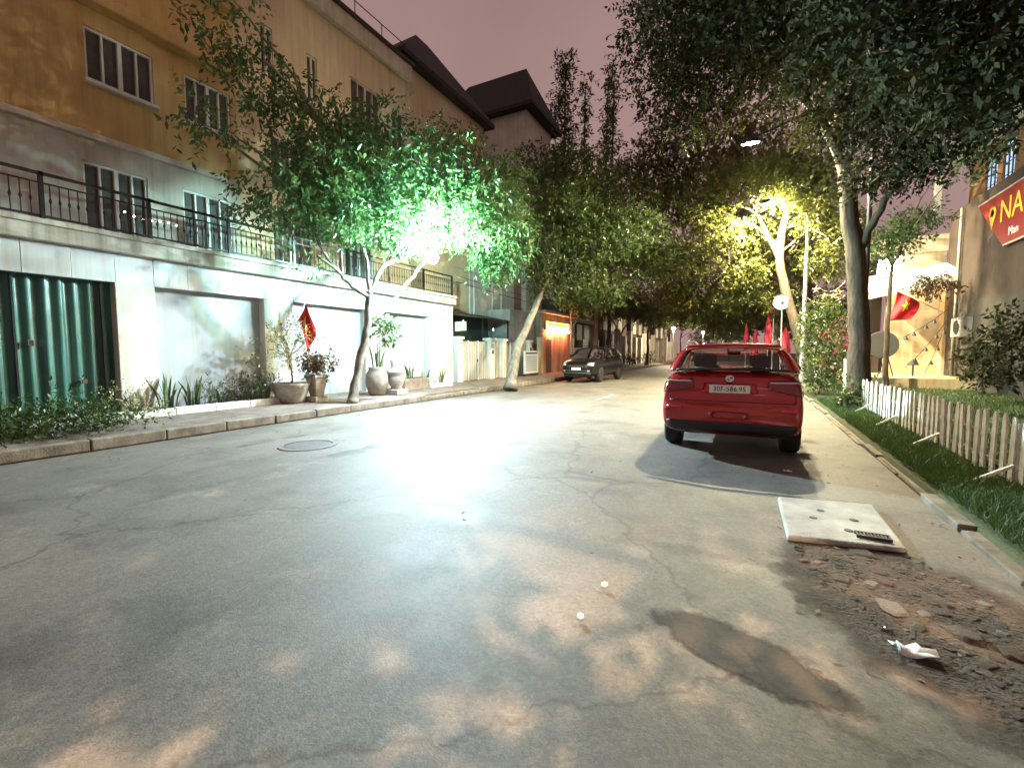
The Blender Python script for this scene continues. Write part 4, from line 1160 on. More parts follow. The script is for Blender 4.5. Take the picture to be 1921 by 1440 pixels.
# small trees further down the left pavement
make_tree('slender_tree', 'slender pink lit tree in front of the stained wall sign', (-9.9, 26.9, .13),
          [(-9.9, 26.9, .05), (-9.95, 26.8, 1.6), (-9.9, 26.6, 3.2), (-9.9, 26.4, 4.6)], .10, .05, [([(-9.9, 26.7, 2.8), (-9.7, 27.6, 3.9), (-9.5, 28.2, 4.8)], .05, .02)],
          [(-9.9, 26.4, 5.0, 1.2, 1.3, .8, 170), (-9.3, 28.0, 5.4, 1.2, 1.3, .8, 170), (-9.5, 27.5, 4.4, .9, 1.0, .5, 80)], leaf=.2, per=7, leafm=LEAF_B, bark=BARKL, auto=1)
make_tree('forked_small_tree', 'small forked tree with orange lit leaves behind the parked black car', (-9.6, 37.5, .13),
          [(-9.6, 37.5, .05), (-9.65, 37.5, 1.5), (-9.6, 37.4, 3.0)], .16, .11,
          [([(-9.6, 37.4, 2.9), (-9.9, 36.6, 3.7), (-10.2, 35.8, 4.6)], .08, .03), ([(-9.6, 37.4, 2.9), (-9.3, 38.2, 3.8), (-9.0, 39.2, 4.8)], .08, .03)],
          [(-10.0, 35.4, 5.0, 1.4, 1.5, .9, 200), (-9.4, 37.6, 5.4, 1.5, 1.6, .9, 220), (-8.8, 39.6, 5.2, 1.6, 1.7, 1.0, 240), (-8.0, 41.5, 5.0, 1.5, 1.8, 1.0, 200), (-9.0, 37, 6.6, 1.5, 1.6, .9, 160)], leaf=.24, per=7, leafm=LEAF_Y, bark=BARKL, auto=1)
k = 0
for (x, y, h, lab) in ((-9.4, 47, 5.5, 'dark roadside tree beyond the forked tree'), (-9.3, 56, 6.0, 'dark roadside tree, second beyond the forked tree'), (-9.0, 68, 7, 'farthest dark roadside tree on the left pavement')):
    make_tree('far_street_tree', lab, (x, y, .13), [(x, y, .05), (x + .1, y + .1, 1.6), (x, y + .2, 3.4)], .17, .09, [],
              [(x, y, h, 1.8, 2.0, 1.2, 190), (x + 1.6, y + 1, h - .5, 1.7, 1.9, 1.1, 170), (x + .8, y - 1.2, h + 1.4, 1.7, 1.9, 1.2, 150), (x + 3, y + 2, h + .6, 1.7, 2, 1.2, 140), (x + 4.5, y + 3, h - .2, 1.6, 2, 1.1, 120)],
              leaf=.3, per=7, leafm=LEAF_B, bark=BARKD, auto=1, group='far trees along the left pavement')
def low_bush(x, y, z, r, h, lab):
    shrub('roadside_bush', lab, x, y, z, r, h, 120, LEAF_G, .16, group='bushes along the far left pavement', per=6, spray=.3)
low_bush(-9.3, 33.5, .13, .6, .8, 'low green bush just beyond the parked black car')
low_bush(-9.8, 41.5, .13, .7, 1.0, 'low green bush between the forked tree and the next dark tree')
low_bush(-9.9, 51, .13, .8, 1.2, 'low green bush far along the left pavement')

# slim columnar trees on the skyline
for (x, y, z0, z1, r, lab, n) in ((-13.8, 35, 15.5, 24.8, 1.25, 'tallest slim columnar tree against the sky', 330), (-13.0, 37.5, 17, 24.6, .6, 'thin columnar tree right of the tallest one', 120), (-11.3, 40, 15, 26.2, .9, 'narrow columnar tree at the right of the skyline group', 200), (-12.3, 41.5, 15, 25.6, .8, 'narrow columnar tree in the middle of the skyline group', 170)):
    cl = []
    m_ = 7
    for i in range(m_):
        f = i / (m_ - 1)
        cl.append((x + random.gauss(0, .15), y, z0 - 5 + (z1 - z0 + 4.2) * f, r * (1.25 - .75 * f) * random.uniform(.8, 1.15), r * (1.2 - .7 * f), (z1 - z0) / m_ * .9, int(n * (1.2 - .6 * f) / 3)))
    make_tree('columnar_tree', lab, (x, y, .1), [(x, y, .05), (x, y, z0 * .5), (x + .1, y, z1 - 1)], .22, .04, [], cl, leaf=.34, per=8, droop=.9, spray=.7, width=.17, leafm=LEAF_B, bark=BARKD, auto=0, group='columnar trees on the skyline')
make_tree('tall_back_tree', 'tall loose tree filling the gap under the skyline trees', (-9.9, 31.5, .1), [(-9.9, 31.5, .05), (-9.8, 31.4, 4), (-9.7, 31.3, 9)], .2, .1, [],
          [(-9.7, 31, 12.0, 1.6, 1.7, 1.3, 240), (-8.6, 31, 10.4, 1.8, 1.8, 1.3, 280), (-7.2, 30.5, 12.4, 1.8, 1.8, 1.4, 280), (-9.6, 31.5, 8.6, 1.7, 1.8, 1.3, 240), (-6.6, 31, 10, 1.8, 1.9, 1.3, 270), (-5.6, 30, 8, 1.8, 1.9, 1.3, 270), (-7.6, 31, 7.8, 1.7, 1.9, 1.2, 240), (-5.2, 29, 10.8, 1.7, 1.8, 1.3, 240)],
          leaf=.26, per=7, leafm=LEAF_Y, bark=BARKD, auto=1)

# ================================================================== trees on the right
LAMP2 = Vector((-.2, 15.0, 7.4))
def keep2(p):
    d = p - np.array(LAMP2)
    c = np.array([0, 0, 1.45]); dv = np.array(LAMP2) - c; Ld = np.linalg.norm(dv); dv = dv / Ld
    q = p - c; al = q @ dv
    off = np.linalg.norm(q - al[:, None] * dv, axis=1)
    return ~((np.linalg.norm(d, axis=1) < .7) | ((off < .13) & (al < Ld)) | ((d[:, 2] < 0) & (np.linalg.norm(d[:, :2], axis=1) < 1.0)))
make_tree('big_right_tree', 'big dark tree with a thick straight trunk rising behind the picket fence', (2.45, 14.2, .08),
          [(2.46, 14.2, 0), (2.38, 14.2, 1.7), (2.25, 14.2, 3.55), (2.05, 14.2, 4.9), (1.86, 14.1, 6.2), (1.6, 13.8, 7.4)], .24, .16,
          [([(2.25, 14.2, 3.9), (2.45, 14.1, 4.4), (2.75, 13.8, 5.2), (3.2, 13, 6.2)], .12, .05), ([(1.9, 14.1, 6.0), (1.0, 13.4, 7.4), (-.4, 12.8, 8.6), (-1.8, 12.8, 9.2)], .12, .04),
           ([(1.7, 13.9, 7.0), (1.5, 12.2, 7.6), (1.2, 10.2, 7.6)], .11, .04), ([(1.86, 14.1, 6.2), (2.4, 12.4, 6.6), (2.5, 10, 6.1), (2.6, 8.6, 5.9)], .1, .035)],
          [(-2.5, 13, 10.0, 1.1, 1.2, 1.0, 200), (-2.0, 13, 8.4, 1.0, 1.1, .7, 170), (-1.4, 13.6, 7.9, 1.0, 1.1, .45, 130), (-.9, 12, 8.4, 1.1, 1.2, .8, 240), (-.3, 11, 8.4, 1.1, 1.2, .8, 250),
           (.4, 13, 8.3, 1.1, 1.2, .6, 230), (.6, 11, 7.9, 1.1, 1.2, .8, 260), (1.6, 13, 7.3, 1.1, 1.2, .8, 260), (1.4, 10, 7.0, 1.1, 1.2, .8, 270), (2.4, 12, 6.6, 1.0, 1.1, .8, 250),
           (1.9, 9, 6.4, 1.0, 1.1, .7, 260), (2.8, 10, 5.9, .9, 1.0, .6, 230), (2.7, 8.5, 5.8, .9, 1.0, .6, 230), (2.5, 13, 5.7, .8, .9, .5, 170), (-1.5, 11, 9.1, 1.1, 1.2, .8, 230),
           (3.0, 9, 5.3, .7, .8, .5, 150), (1.5, 8.6, 7.2, 1.0, 1.0, .7, 220), (3.2, 12, 5.8, .8, .9, .6, 170), (-1.2, 12.2, 10.4, 1.2, 1.2, .9, 200), (.4, 11.5, 9.6, 1.2, 1.2, .9, 220), (1.8, 11, 8.4, 1.2, 1.2, .9, 230), (3.4, 10.4, 7.0, 1.0, 1.1, .8, 220)],
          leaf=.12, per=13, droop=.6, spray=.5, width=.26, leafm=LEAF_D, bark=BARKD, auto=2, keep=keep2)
make_tree('leaning_right_tree', 'forked tree leaning left over the road behind the red car', (2.4, 24.5, .1),
          [(2.42, 24.5, 0), (1.75, 24.5, 2.5), (1.05, 24.5, 5.2), (1.02, 24.5, 6.6), (1.2, 24.5, 7.8), (1.2, 24.4, 8.6)], .24, .11,
          [([(1.04, 24.5, 5.5), (.3, 24.3, 7.2), (-.3, 24.0, 8.0), (-1.9, 23.8, 8.4)], .11, .03), ([(1.02, 24.5, 6.2), (-.3, 24.2, 7.4), (-1.6, 23.6, 7.2), (-2.8, 23.6, 6.6)], .08, .03),
           ([(1.2, 24.5, 8.3), (.9, 24.3, 9.2), (.1, 24, 9.9)], .08, .03), ([(1.05, 24.5, 6.0), (2.2, 24.4, 6.9), (3.6, 24.4, 7.3)], .06, .02)],
          [(-2.7, 24, 6.1, 1.1, 1.2, .9, 230), (-1.5, 23.2, 7.0, 1.1, 1.2, .8, 230), (-.4, 25.2, 5.6, 1.1, 1.2, .8, 220), (-2.0, 23.3, 8.2, 1.1, 1.2, .8, 220), (0, 25.4, 7.2, 1.1, 1.1, .8, 220), (1.3, 25, 8.7, 1.1, 1.1, .7, 210),
           (2.5, 24.6, 7.4, 1.0, 1.1, .8, 220), (2.9, 24.6, 5.6, 1.0, 1.1, .8, 220), (-.9, 26.6, 4.5, 1.1, 1.2, .7, 190), (.9, 26.6, 4.4, 1.0, 1.1, .7, 180), (2.1, 24.6, 9.2, 1.0, 1.0, .7, 170), (.4, 23.8, 9.8, 1.0, 1.1, .6, 170), (3.5, 25, 7.0, .9, 1.0, .7, 170), (-1.5, 24, 9.8, 1.0, 1.1, .6, 160), (1.8, 26, 6.2, .9, 1.0, .8, 150), (1.3, 21.4, 8.0, .9, .8, .7, 170), (2.1, 21.3, 7.2, .8, .7, .7, 150), (.3, 21.8, 8.6, 1.0, .8, .7, 170), (1.7, 21.4, 9.2, 1.0, .8, .7, 160), (2.6, 21.6, 8.3, .9, .8, .7, 150)],
          leaf=.17, per=8, droop=.55, spray=.5, width=.28, leafm=LEAF_Y, bark=BARKD, auto=2)
make_tree('back_right_tree', 'olive tree hanging over the far road between car and left trees', (1.9, 33, .1),
          [(1.95, 33, 0), (1.5, 33, 2.4), (.6, 33, 4.6), (-.6, 33, 6.2)], .2, .09, [([(.6, 33, 4.6), (-1.5, 32, 6.0), (-3.2, 31.5, 6.2)], .08, .03)],
          [(-3.1, 29, 5.2, 1.4, 1.5, 1.0, 240), (-4.6, 30.5, 5.4, 1.4, 1.6, 1.0, 240), (-1.8, 31, 4.6, 1.4, 1.5, .9, 220), (-3.5, 32, 7.4, 1.6, 1.6, 1.1, 260), (-.6, 31, 6.6, 1.5, 1.5, 1.1, 250), (-5.2, 33, 7.2, 1.6, 1.7, 1.1, 240), (-2, 34, 3.8, 1.4, 1.5, .8, 180), (.8, 33, 4.2, 1.3, 1.4, .9, 190), (-4.4, 35, 4.4, 1.5, 1.6, .9, 180), (-3.2, 31, 10.2, 1.8, 1.7, 1.4, 280), (-1.2, 31, 9.4, 1.8, 1.7, 1.4, 280), (-1.8, 31, 12, 1.8, 1.7, 1.4, 240), (.8, 32, 8.6, 1.7, 1.7, 1.4, 240), (-4.6, 31, 12.0, 1.7, 1.7, 1.3, 240), (-6.1, 29, 13.2, 1.6, 1.6, 1.5, 240), (-4.4, 29, 14.0, 1.7, 1.7, 1.6, 260), (-3.6, 29, 12.3, 1.7, 1.7, 1.4, 260), (-1.9, 28, 13.2, 1.7, 1.7, 1.6, 260), (-.8, 28, 11.3, 1.6, 1.6, 1.3, 240), (0.3, 28, 13.2, 1.7, 1.7, 1.6, 240), (2.4, 31, 6.4, 1.5, 1.5, 1.2, 220), (3.6, 31, 4.2, 1.4, 1.4, 1.1, 190)],
          leaf=.21, per=8, droop=.55, spray=.5, width=.26, leafm=LEAF_Y, bark=BARKD, auto=1)
for (x, y, lab) in ((2.2, 46, 'dark tree far ahead on the right verge'), (1.8, 60, 'distant dark tree closing the street on the right'), (-3.5, 84, 'distant dark tree standing where the street bends')):
    make_tree('far_verge_tree', lab, (x, y, .1), [(x, y, 0), (x, y, 2), (x - .4, y, 4)], .2, .12, [],
              [(x, y, 6, 2.4, 2.4, 1.8, 260), (x - 2.4, y, 5, 2.2, 2.2, 1.5, 220), (x - 4, y + 1, 7, 2.4, 2.4, 1.8, 240), (x + 2, y, 4.6, 2.2, 2.2, 1.8, 220), (x - 1.5, y, 9, 2.5, 2.5, 1.8, 220), (x - 4.5, y + 3, 4, 2, 2, 1.4, 150)],
              leaf=.34, per=7, leafm=LEAF_B, bark=BARKD, auto=1, group='far trees on the right verge')

# ================================================================== lamps
L1 = thing('tree_lamp', 'glaring cool white lamp hung in the roadside tree', 'lamp', tuple(LAMP1))
x, y, z = LAMP1
def cap_globe(a0, a1, m_, nm):
    ax = Vector((.68, -.42, -.60)).normalized()
    e1 = ax.cross(Vector((0, 0, 1))).normalized(); e2 = ax.cross(e1)
    P = [[LAMP1 + (ax * math.cos(a) + (e1 * math.cos(b) + e2 * math.sin(b)) * math.sin(a)) * .165 for b in [2 * PI * i / 24 for i in range(25)]] for a in [a0 + (a1 - a0) * k / 10 for k in range(11)]]
    MB().grid(P).build(nm, m_, L1, smooth=True)
cap_globe(0, R(43), emit('cool_lamp', (.68, .87, 1.0), TREE_LAMP), 'front_lens')
def top_cap(m_):
    P = [[LAMP1 + Vector((math.cos(b) * math.sin(a), math.sin(b) * math.sin(a), math.cos(a))) * .168 for b in [2 * PI * i / 24 for i in range(25)]] for a in [R(62) * k / 8 for k in range(9)]]
    MB().grid(P).build('added_uplight', m_, L1, smooth=True)
top_cap(emit('cool_lamp_up', (.52, 1.0, .93), TREE_LAMP_UP))  # upward part of the globe added to brighten the leaves above
cap_globe(R(43), PI, emit('cool_lamp_back', (.58, .93, 1.0), TREE_LAMP_BACK), 'back_shell')  # rest of the globe glows weaker so the house front stays unburnt
MB().lathe([(.022, .172), (.026, .18), (.026, .23), (.012, .25), (0, .25)], (x, y, z), 14).build('socket', DARKM, L1, smooth=True)
MB().tube(smooth_path([(x, y, z + .2), (x - .02, y + .08, z + .34), (x - .28, y + .24, z + .2)], 4), .012, 6).build('bracket', DARKM, L1, smooth=True)

def street_lamp(label, px, py, head, lit, hz, pm=None, skirt=0.0, col_=(1.0, .90, .62), power=1.0, lr=.1, hs=1.0):
    pm = pm or STEELW
    hx, hy, hh = head
    t = thing('street_lamp', label, 'street lamp', (px, py, .08), 'street lamps on the right verge')
    MB().tube([(px, py, .05), (px, py, .5), (px, py, hz - .6), (px, py, hz)], [.10, .085, .055, .05], 12).build('pole', pm, t, smooth=True)
    MB().box(px - .15, px + .15, py - .15, py + .15, .03, .12).build('base_plate', pm, t)
    a = smooth_path([(px, py, hz - .05), (px - .25, py, hz + .35), ((px + hx) / 2, (py + hy) / 2, hh + .55), (hx + .25, hy, hh + .16)], 6)
    MB().tube(a, .035, 8).build('arm', pm, t, smooth=True)
    mb = MB()
    P = []
    for (dx, wd, zt) in [(a_ * hs, b_ * hs, c_ * hs) for a_, b_, c_ in ((-.42, .06, .1), (-.3, .14, .15), (0, .17, .18), (.2, .12, .17), (.34, .05, .15))]:
        P.append([(hx + dx, hy - wd, hh - .045 - skirt), (hx + dx, hy - wd * .6, hh + zt), (hx + dx, hy + wd * .6, hh + zt), (hx + dx, hy + wd, hh - .045 - skirt)])
    mb.grid(P)
    mb.quad(P[0][0], P[0][1], P[0][2], P[0][3]); mb.quad(P[-1][0], P[-1][1], P[-1][2], P[-1][3])
    mb.add([(p[0], p[1], hh + .02) for r_ in P for p in (r_[0], r_[3])], [(0, 1, 3, 2), (2, 3, 5, 4), (4, 5, 7, 6), (6, 7, 9, 8)])
    mb.build('luminaire', DARKM, t)
    m_ = emit('street_light', col_, STREET_LAMP * power) if lit else LENS_CLEAR
    MB().lathe([(lr, .018), (lr, -.1 * lr), (.85 * lr, -.45 * lr), (.5 * lr, -.75 * lr), (0, -.85 * lr)], (hx - .02, hy, hh), 18).build('lens', m_, t, smooth=True)
    return t
street_lamp('lit street lamp shining through the dark foliage above the red car', 2.68, 15.55, tuple(LAMP2), True, 7.3, DARKM, -.02, (1.0, .88, .56), 1.35, .08, .62)
street_lamp('added unseen street lamp behind the viewer, lighting the near road', 2.68, -1.6, (.7, -1.5, 6.0), True, 5.9, DARKM, .14, (1.0, .66, .42), 4.4, .034)  # added lamp out of view, brightens the near road; deep skirt spares the car
street_lamp('white lamp post beside the leaning trunk, its head lost in leaves', 1.86, 22.3, (.55, 22.4, 7.7), True, 7.6, None, -.045, (1.0, .88, .55), 1.7)

make_tree('dapple_tree', 'added unseen leafy tree beside the viewer, dappling the near road', (2.9, -.6, .08), [(2.9, -.6, 0), (2.85, -.6, 1.8), (2.7, -.6, 3.2), (2.4, -.6, 4.4)], .2, .12,  # unseen tree, clumps placed to dapple the near road and darken its left
          [([(2.7, -.6, 3.2), (1.6, -.2, 3.7), (.5, .1, 3.8), (-.8, .2, 4.0)], .05, .02), ([(2.5, -.6, 4.2), (1.0, -.7, 4.5), (-.9, -.6, 4.4)], .05, .02), ([(1.6, -.2, 3.7), (1.1, .5, 3.7), (.4, .9, 3.5)], .035, .015)],
          [(-1.0, .1, 4.0, .55, .45, .25, 150), (-1.2, -.7, 4.3, .7, .5, .25, 190), (-.3, -.55, 4.1, .36, .34, .2, 80), (-.55, -.1, 4.0, .34, .34, .2, 60), (-1.8, .0, 4.0, .5, .5, .3, 160), (-1.9, -.8, 4.4, .6, .5, .3, 170),
           (.6, -.5, 3.6, .25, .2, .12, 16), (.85, -.05, 3.4, .3, .25, .15, 26), (.3, .1, 3.4, .22, .2, .12, 14), (1.15, .05, 3.4, .3, .3, .2, 34), (.45, .6, 3.2, .25, .2, .12, 16), (.1, -.35, 3.7, .15, .15, .1, 8), (2.2, -.2, 4.0, .6, .8, .5, 130), (2.7, .3, 3.3, .6, .7, .4, 110), (1.9, .4, 3.6, .4, .5, .3, 70)],
          leaf=.12, per=7, droop=.4, spray=.4, width=.3, leafm=LEAF_B, bark=BARKD, auto=1)

# ================================================================== picket fence
pf = thing('picket_fence', 'low white picket fence along the grass verge', 'fence', (2.45, 10, .06))
prof = lambda y, w_: [(y - w_ / 2, 0), (y + w_ / 2, 0), (y + w_ / 2, .60), (y + w_ * .36, .655), (y + w_ * .12, .685), (y - w_ * .12, .685), (y - w_ * .36, .655), (y - w_ / 2, .60)]
pr = prof(0, .105)
n = len(pr)
mb = MB().add([(2.43, 10 + a, .06 + b) for a, b in pr] + [(2.452, 10 + a, .06 + b) for a, b in pr], [tuple(range(n)), tuple(reversed(range(n, 2 * n)))] + [(i, n + i, n + (i + 1) % n, (i + 1) % n) for i in range(n)])
p0 = mb.build('picket', PICKET, pf, bevel=.004)
p0.location = (0, 4.4 - 10, .04)
yy = 4.4; i = 0
while yy < 15.2:
    yy += .215; i += 1
    if abs(yy - 14.2) < .28: continue
    copy_part(p0, pf, (random.gauss(0, .004), yy - 4.4, random.gauss(0, .012)), (random.gauss(0, .022), random.gauss(0, .012), random.gauss(0, .05)))
seg = [4.3, 6.5, 8.6, 10.7, 12.8, 15.2]
for a, b in zip(seg, seg[1:]):
    for z in (.20, .47):
        MB().box(2.453, 2.475, a + .01, b - .01, z, z + .05).build('rail', PICKET, pf, bevel=.004)
    MB().box(2.44, 2.50, b - .03, b + .03, 0, .72).build('post', PICKET, pf, bevel=.008)
    MB().bar((2.44, b, .28), (2.12, b - .02, .08), .03).build('brace', PICKET, pf)
# a leaning pale board by the big trunk
t = thing('leaning_board', 'pale board leaning against the big trunk behind the fence', 'board', (2.5, 16.4, .1))
MB().hexa([(2.42, 16.3, .08), (2.66, 16.3, .08), (2.66, 16.34, .08), (2.42, 16.34, .08)], [(2.44, 16.55, 1.25), (2.64, 16.55, 1.25), (2.64, 16.59, 1.25), (2.44, 16.59, 1.25)]).build('board', PAPER, t)

# ================================================================== shop and house on the right
ph = thing('brown_shop_house', 'brown plaster house with an upper balcony window beyond the lawn', 'house', (9, 18, .1))
mb = wall_x(MB(), 7.0, 6, 25.0, .1, 7.0, [(12, 14, .6, 2.6)], sgn=1)
mb.box(7.2, 14, 6, 25.0, .1, 7.0)
mb.build('wall', BROWNW, ph)
MB().box(7.02, 7.06, 6, 25.1, 3.6, 3.75).build('string_course', GREYP, ph)
MB().box(6.96, 7.0, 6, 24.98, .1, 3.3).build('lower_facing', mat('dim_grey_plaster', (.075, .066, .055), .9, col2=(.045, .04, .033), scale=1.2), ph)
wall_x(MB(), 7.9, 6, 26.4, 7.0, 11.5, [(22.6, 23.5, 7.0, 9.0), (23.9, 24.9, 7.0, 9.0), (17, 19, 7.2, 9)], sgn=1).build('upper_wall', mat('orange_brown_plaster', (.22, .11, .05), .85, col2=(.16, .08, .04), scale=1), ph)
MB().box(8.1, 14, 6, 26.4, 7.0, 11.5).build('upper_core', BROWNW, ph)
MB().box(6.75, 7.9, 20, 26.4, 9.4, 9.75).build('balcony_slab', WHITE, ph, bevel=.02)
MB().box(6.75, 6.95, 26.1, 26.4, 7.0, 9.4).build('balcony_post', WHITE, ph)
LITW = emit('lit_window', (.55, .72, 1.0), 1.1)
for (a, b) in ((22.6, 23.5), (23.9, 24.9)):
    fo = MB().box(7.98, 8.02, a, b, 7.0, 9.0).build('window', LITW if a < 23 else LITW, ph)
    for k in range(4):
        MB().box(7.94, 7.975, a + (b - a) * k / 3 - .02, a + (b - a) * k / 3 + .02, 7.0, 9.0).build('mullion', DARKM, fo)
    for k in range(1, 5): MB().box(7.95, 7.972, a, b, 7.0 + k * .42 - .012, 7.0 + k * .42 + .012).build('glazing_bar', DARKM, fo)
# red banner on the house
bn = thing('red_banner', 'red advertising banner with yellow lettering on the brown house', 'banner', (6.85, 19.5, 4.8))
MB().hexa([(6.86, 14.5, 4.75), (6.93, 14.5, 4.75), (6.93, 20.0, 4.75), (6.86, 20.0, 4.75)], [(6.86, 14.5, 6.55), (6.93, 14.5, 6.55), (6.93, 22.1, 6.55), (6.86, 22.1, 6.55)]).build('panel', BANNER, bn, bevel=.01)
MB().box(6.845, 6.859, 14.5, 20.0, 4.76, 4.81).build('edge_strip', PALE, bn)
MB().box(6.845, 6.859, 14.5, 22.0, 6.49, 6.54).build('edge_strip', PALE, bn)
YLET = mat('yellow_letter', (.85, .55, .06), .6, var=.05)
# reads from the street: letters run towards the camera
text_part('lettering', 'NA', 1.0, YLET, bn, lambda a, b, c: (6.852 - c, 20.35 - a, 5.85 + b), align='LEFT')
text_part('lettering', 'Man', .36, PAPER, bn, lambda a, b, c: (6.852 - c, 19.7 - a, 5.13 + b), align='LEFT')
MB().lathe([(.12, 0), (.12, .012), (.23, .012), (.23, 0)], (6.846, 20.85, 5.98), 22, 'x').build('pin_ring', YLET, bn)
MB().add([(6.85, 21.05, 5.85), (6.85, 20.65, 5.85), (6.85, 20.85, 5.45), (6.855, 21.05, 5.85), (6.855, 20.65, 5.85), (6.855, 20.85, 5.45)], [(0, 1, 2), (5, 4, 3), (0, 3, 4, 1), (1, 4, 5, 2), (2, 5, 3, 0)]).build('pin_point', YLET, bn)

sh = thing('lit_cafe', 'warmly lit cream cafe front with a fringed awning', 'cafe', (6, 25.5, .1))
MB().box(3.7, 7.0, 21.5, 27, .05, .5).build('terrace', CREAMW, sh, bevel=.02)
MB().box(5.15, 7.0, 25.2, 25.6, .5, 5.6).build('wall', CREAMW, sh)
MB().box(6.86, 7.0, 24.6, 25.2, .5, 4.6).build('side_return', CREAMW, sh)
MB().box(4.2, 5.15, 26.2, 26.6, .5, 5.6).build('back_wall', BROWNW, sh)
aw = MB().hexa([(4.2, 23.6, 3.9), (7.0, 23.6, 4.5), (7.0, 25.2, 5.1), (4.2, 25.2, 4.7)], [(4.2, 23.6, 3.94), (7.0, 23.6, 4.54), (7.0, 25.2, 5.14), (4.2, 25.2, 4.74)]).build('awning', PAPER, sh)
f0 = MB().box(4.2, 4.31, 23.57, 23.59, 3.62, 3.92).build('fringe', PAPER, aw)
for i in range(1, 22): copy_part(f0, aw, (i * .127, 0, i * .0272))
MB().box(4.3, 7.0, 25.1, 25.19, 5.6, 6.3).build('upper_board', CREAMW, sh)
b0 = MB().box(5.155, 6.85, 25.16, 25.198, .52, .665).build('plank', CREAMW, sh, bevel=.004)
for i in range(1, 24): copy_part(b0, sh, (0, random.uniform(-.004, .004), i * .152))
ls = thing('light_box_sign', 'bright white light box sign above the cafe awning', 'lit sign', (4.9, 23.9, 4.6))
MB().hexa([(4.45, 23.7, 4.45), (5.15, 23.9, 4.65), (5.15, 24.05, 4.65), (4.45, 23.85, 4.45)], [(4.5, 23.7, 5.2), (5.3, 23.9, 5.35), (5.3, 24.05, 5.35), (4.5, 23.85, 5.2)]).build('face', emit('light_box', (1, .93, .84), 16), ls)
MB().bar((4.85, 24.0, 4.5), (4.95, 25.2, 4.7), .04).build('bracket', DARKM, ls)
wl = thing('wall_lamp', 'small warm lamp under the cafe awning near the flag', 'lamp', (5.75, 24.55, 4.0))
MB().lathe([(0, -.09), (.07, -.06), (.09, 0), (.05, .07), (0, .08)], (5.75, 24.5, 4.1), 14).build('bulb', emit('cafe_bulb', (1, .78, .45), 260), wl, smooth=True)
MB().lathe([(.05, .08), (.12, .06), (.1, .12), (.03, .15), (.03, .25)], (5.75, 24.5, 4.1), 14).build('shade', DARKM, wl)

def cloth_right(u_, v_):
    # u along the pole from its tip, v hanging down
    top = Vector((4.98, 23.0, 3.86)).lerp(Vector((5.70, 23.0, 3.36)), u_)
    return (top.x - .22 * v_ + .05 * math.sin(v_ * 4), top.y + .07 * math.sin(u_ * 8 + v_ * 3), top.z - v_ * (1.18 - .55 * u_) )
flag('pole_flag', 'red flag with yellow star on a slanting pole at the cafe', (6.4, 23, 3), (6.45, 23.0, 2.9), (4.95, 23.0, 3.88), cloth_right, (.45, .42), .17, star_rot=.25)

t = thing('round_table', 'round grey mesh table top leaning on its side on the terrace', 'table', (4.4, 22, .5))
MB().lathe([(0, -.02), (.50, -.02), (.52, 0), (.50, .02), (0, .02)], (4.4, 22.0, 1.72), 28, 'y').build('top', mat('grey_mesh', (.20, .20, .19), .8, col2=(.10, .10, .095), scale=45), t)
MB().tube([(4.3, 22.05, 1.7), (4.6, 22.4, .52)], .02, 6).build('leg', DARKM, t)
MB().tube([(4.5, 22.05, 1.7), (4.85, 22.3, .52)], .02, 6).build('leg', DARKM, t)
MB().tube([(4.4, 21.98, 1.25), (4.3, 21.9, .5)], .02, 6).build('leg', DARKM, t)
# festoon with dark shades across the cafe wall
def festoon(label, a, b, sag, n):
    t = thing('festoon_light', label, 'string light', a, 'dark shaded festoons at the cafe')
    P = [Vector(a).lerp(Vector(b), i / 12) - Vector((0, 0, sag * 4 * (i / 12) * (1 - i / 12))) for i in range(13)]
    MB().tube(P, .012, 5).build('cable', INK, t)
    for k in range(n):
        p = P[int((k + 1) * 12 / (n + 1))]
        MB().lathe([(.02, 0), (.04, -.05), (.09, -.17), (.02, -.15)], tuple(p), 10).build('shade', INK, t)
festoon('upper festoon cable with dark shades rising to the cafe corner', (5.3, 23.9, 1.95), (6.75, 23.9, 3.1), .08, 4)
festoon('lower festoon cable with dark shades crossing the cafe wall', (5.55, 23.8, .8), (6.75, 23.8, 2.7), .1, 3)
festoon('near vertical festoon cable by the cafe corner', (6.15, 23.7, .6), (6.8, 23.7, 3.0), .12, 3)
t = thing('festoon_post', 'short dark post with a cone lamp on the terrace edge', 'post', (5.65, 23.2, .5))
MB().tube([(5.65, 23.2, .45), (5.65, 23.2, .95)], .03, 8).build('post', INK, t)
MB().lathe([(.02, .25), (.2, .02), (.18, 0)], (5.65, 23.2, .93), 14).build('cone', INK, t)

# leafy things by the cafe
make_tree('cafe_tree', 'small bright leaved tree over the cafe awning', (4.2, 20.2, .1), [(4.2, 20.2, 0), (4.15, 20.2, 2.4), (4.2, 20.2, 4.4)], .09, .05, [],
          [(4.3, 20.1, 5.6, .7, .7, .45, 130), (4.9, 20.8, 6.1, .7, .7, .45, 120), (3.9, 20, 5.1, .6, .6, .4, 100), (5.6, 18.2, 7.2, .6, .6, .5, 90)], leaf=.15, per=7, leafm=LEAF_A, bark=BARKD, auto=2)
shrub('hanging_vine', 'brownish vine hanging over the cafe corner', 5.9, 22.6, 3.3, .7, 1.1, 160, LEAF_R, .12, droop=.8, cat='vine')
shrub('dark_shrub', 'tall dark shrub left of the big trunk', 2.25, 19.3, .08, .75, 3.1, 420, LEAF_B, .13, cat='shrub', per=8, spray=.3)
shrub('dark_shrub', 'low dark shrub at the foot of the big trunk', 1.98, 17.6, .06, .4, 1.2, 190, LEAF_G, .10, cat='shrub', per=7, spray=.25)
shrub('pink_flower_shrub', 'pink flowering shrub behind the leaning trunk', 2.9, 21.5, .08, .6, 2.5, 170, PETAL, .12, cat='shrub', per=6, spray=.25)
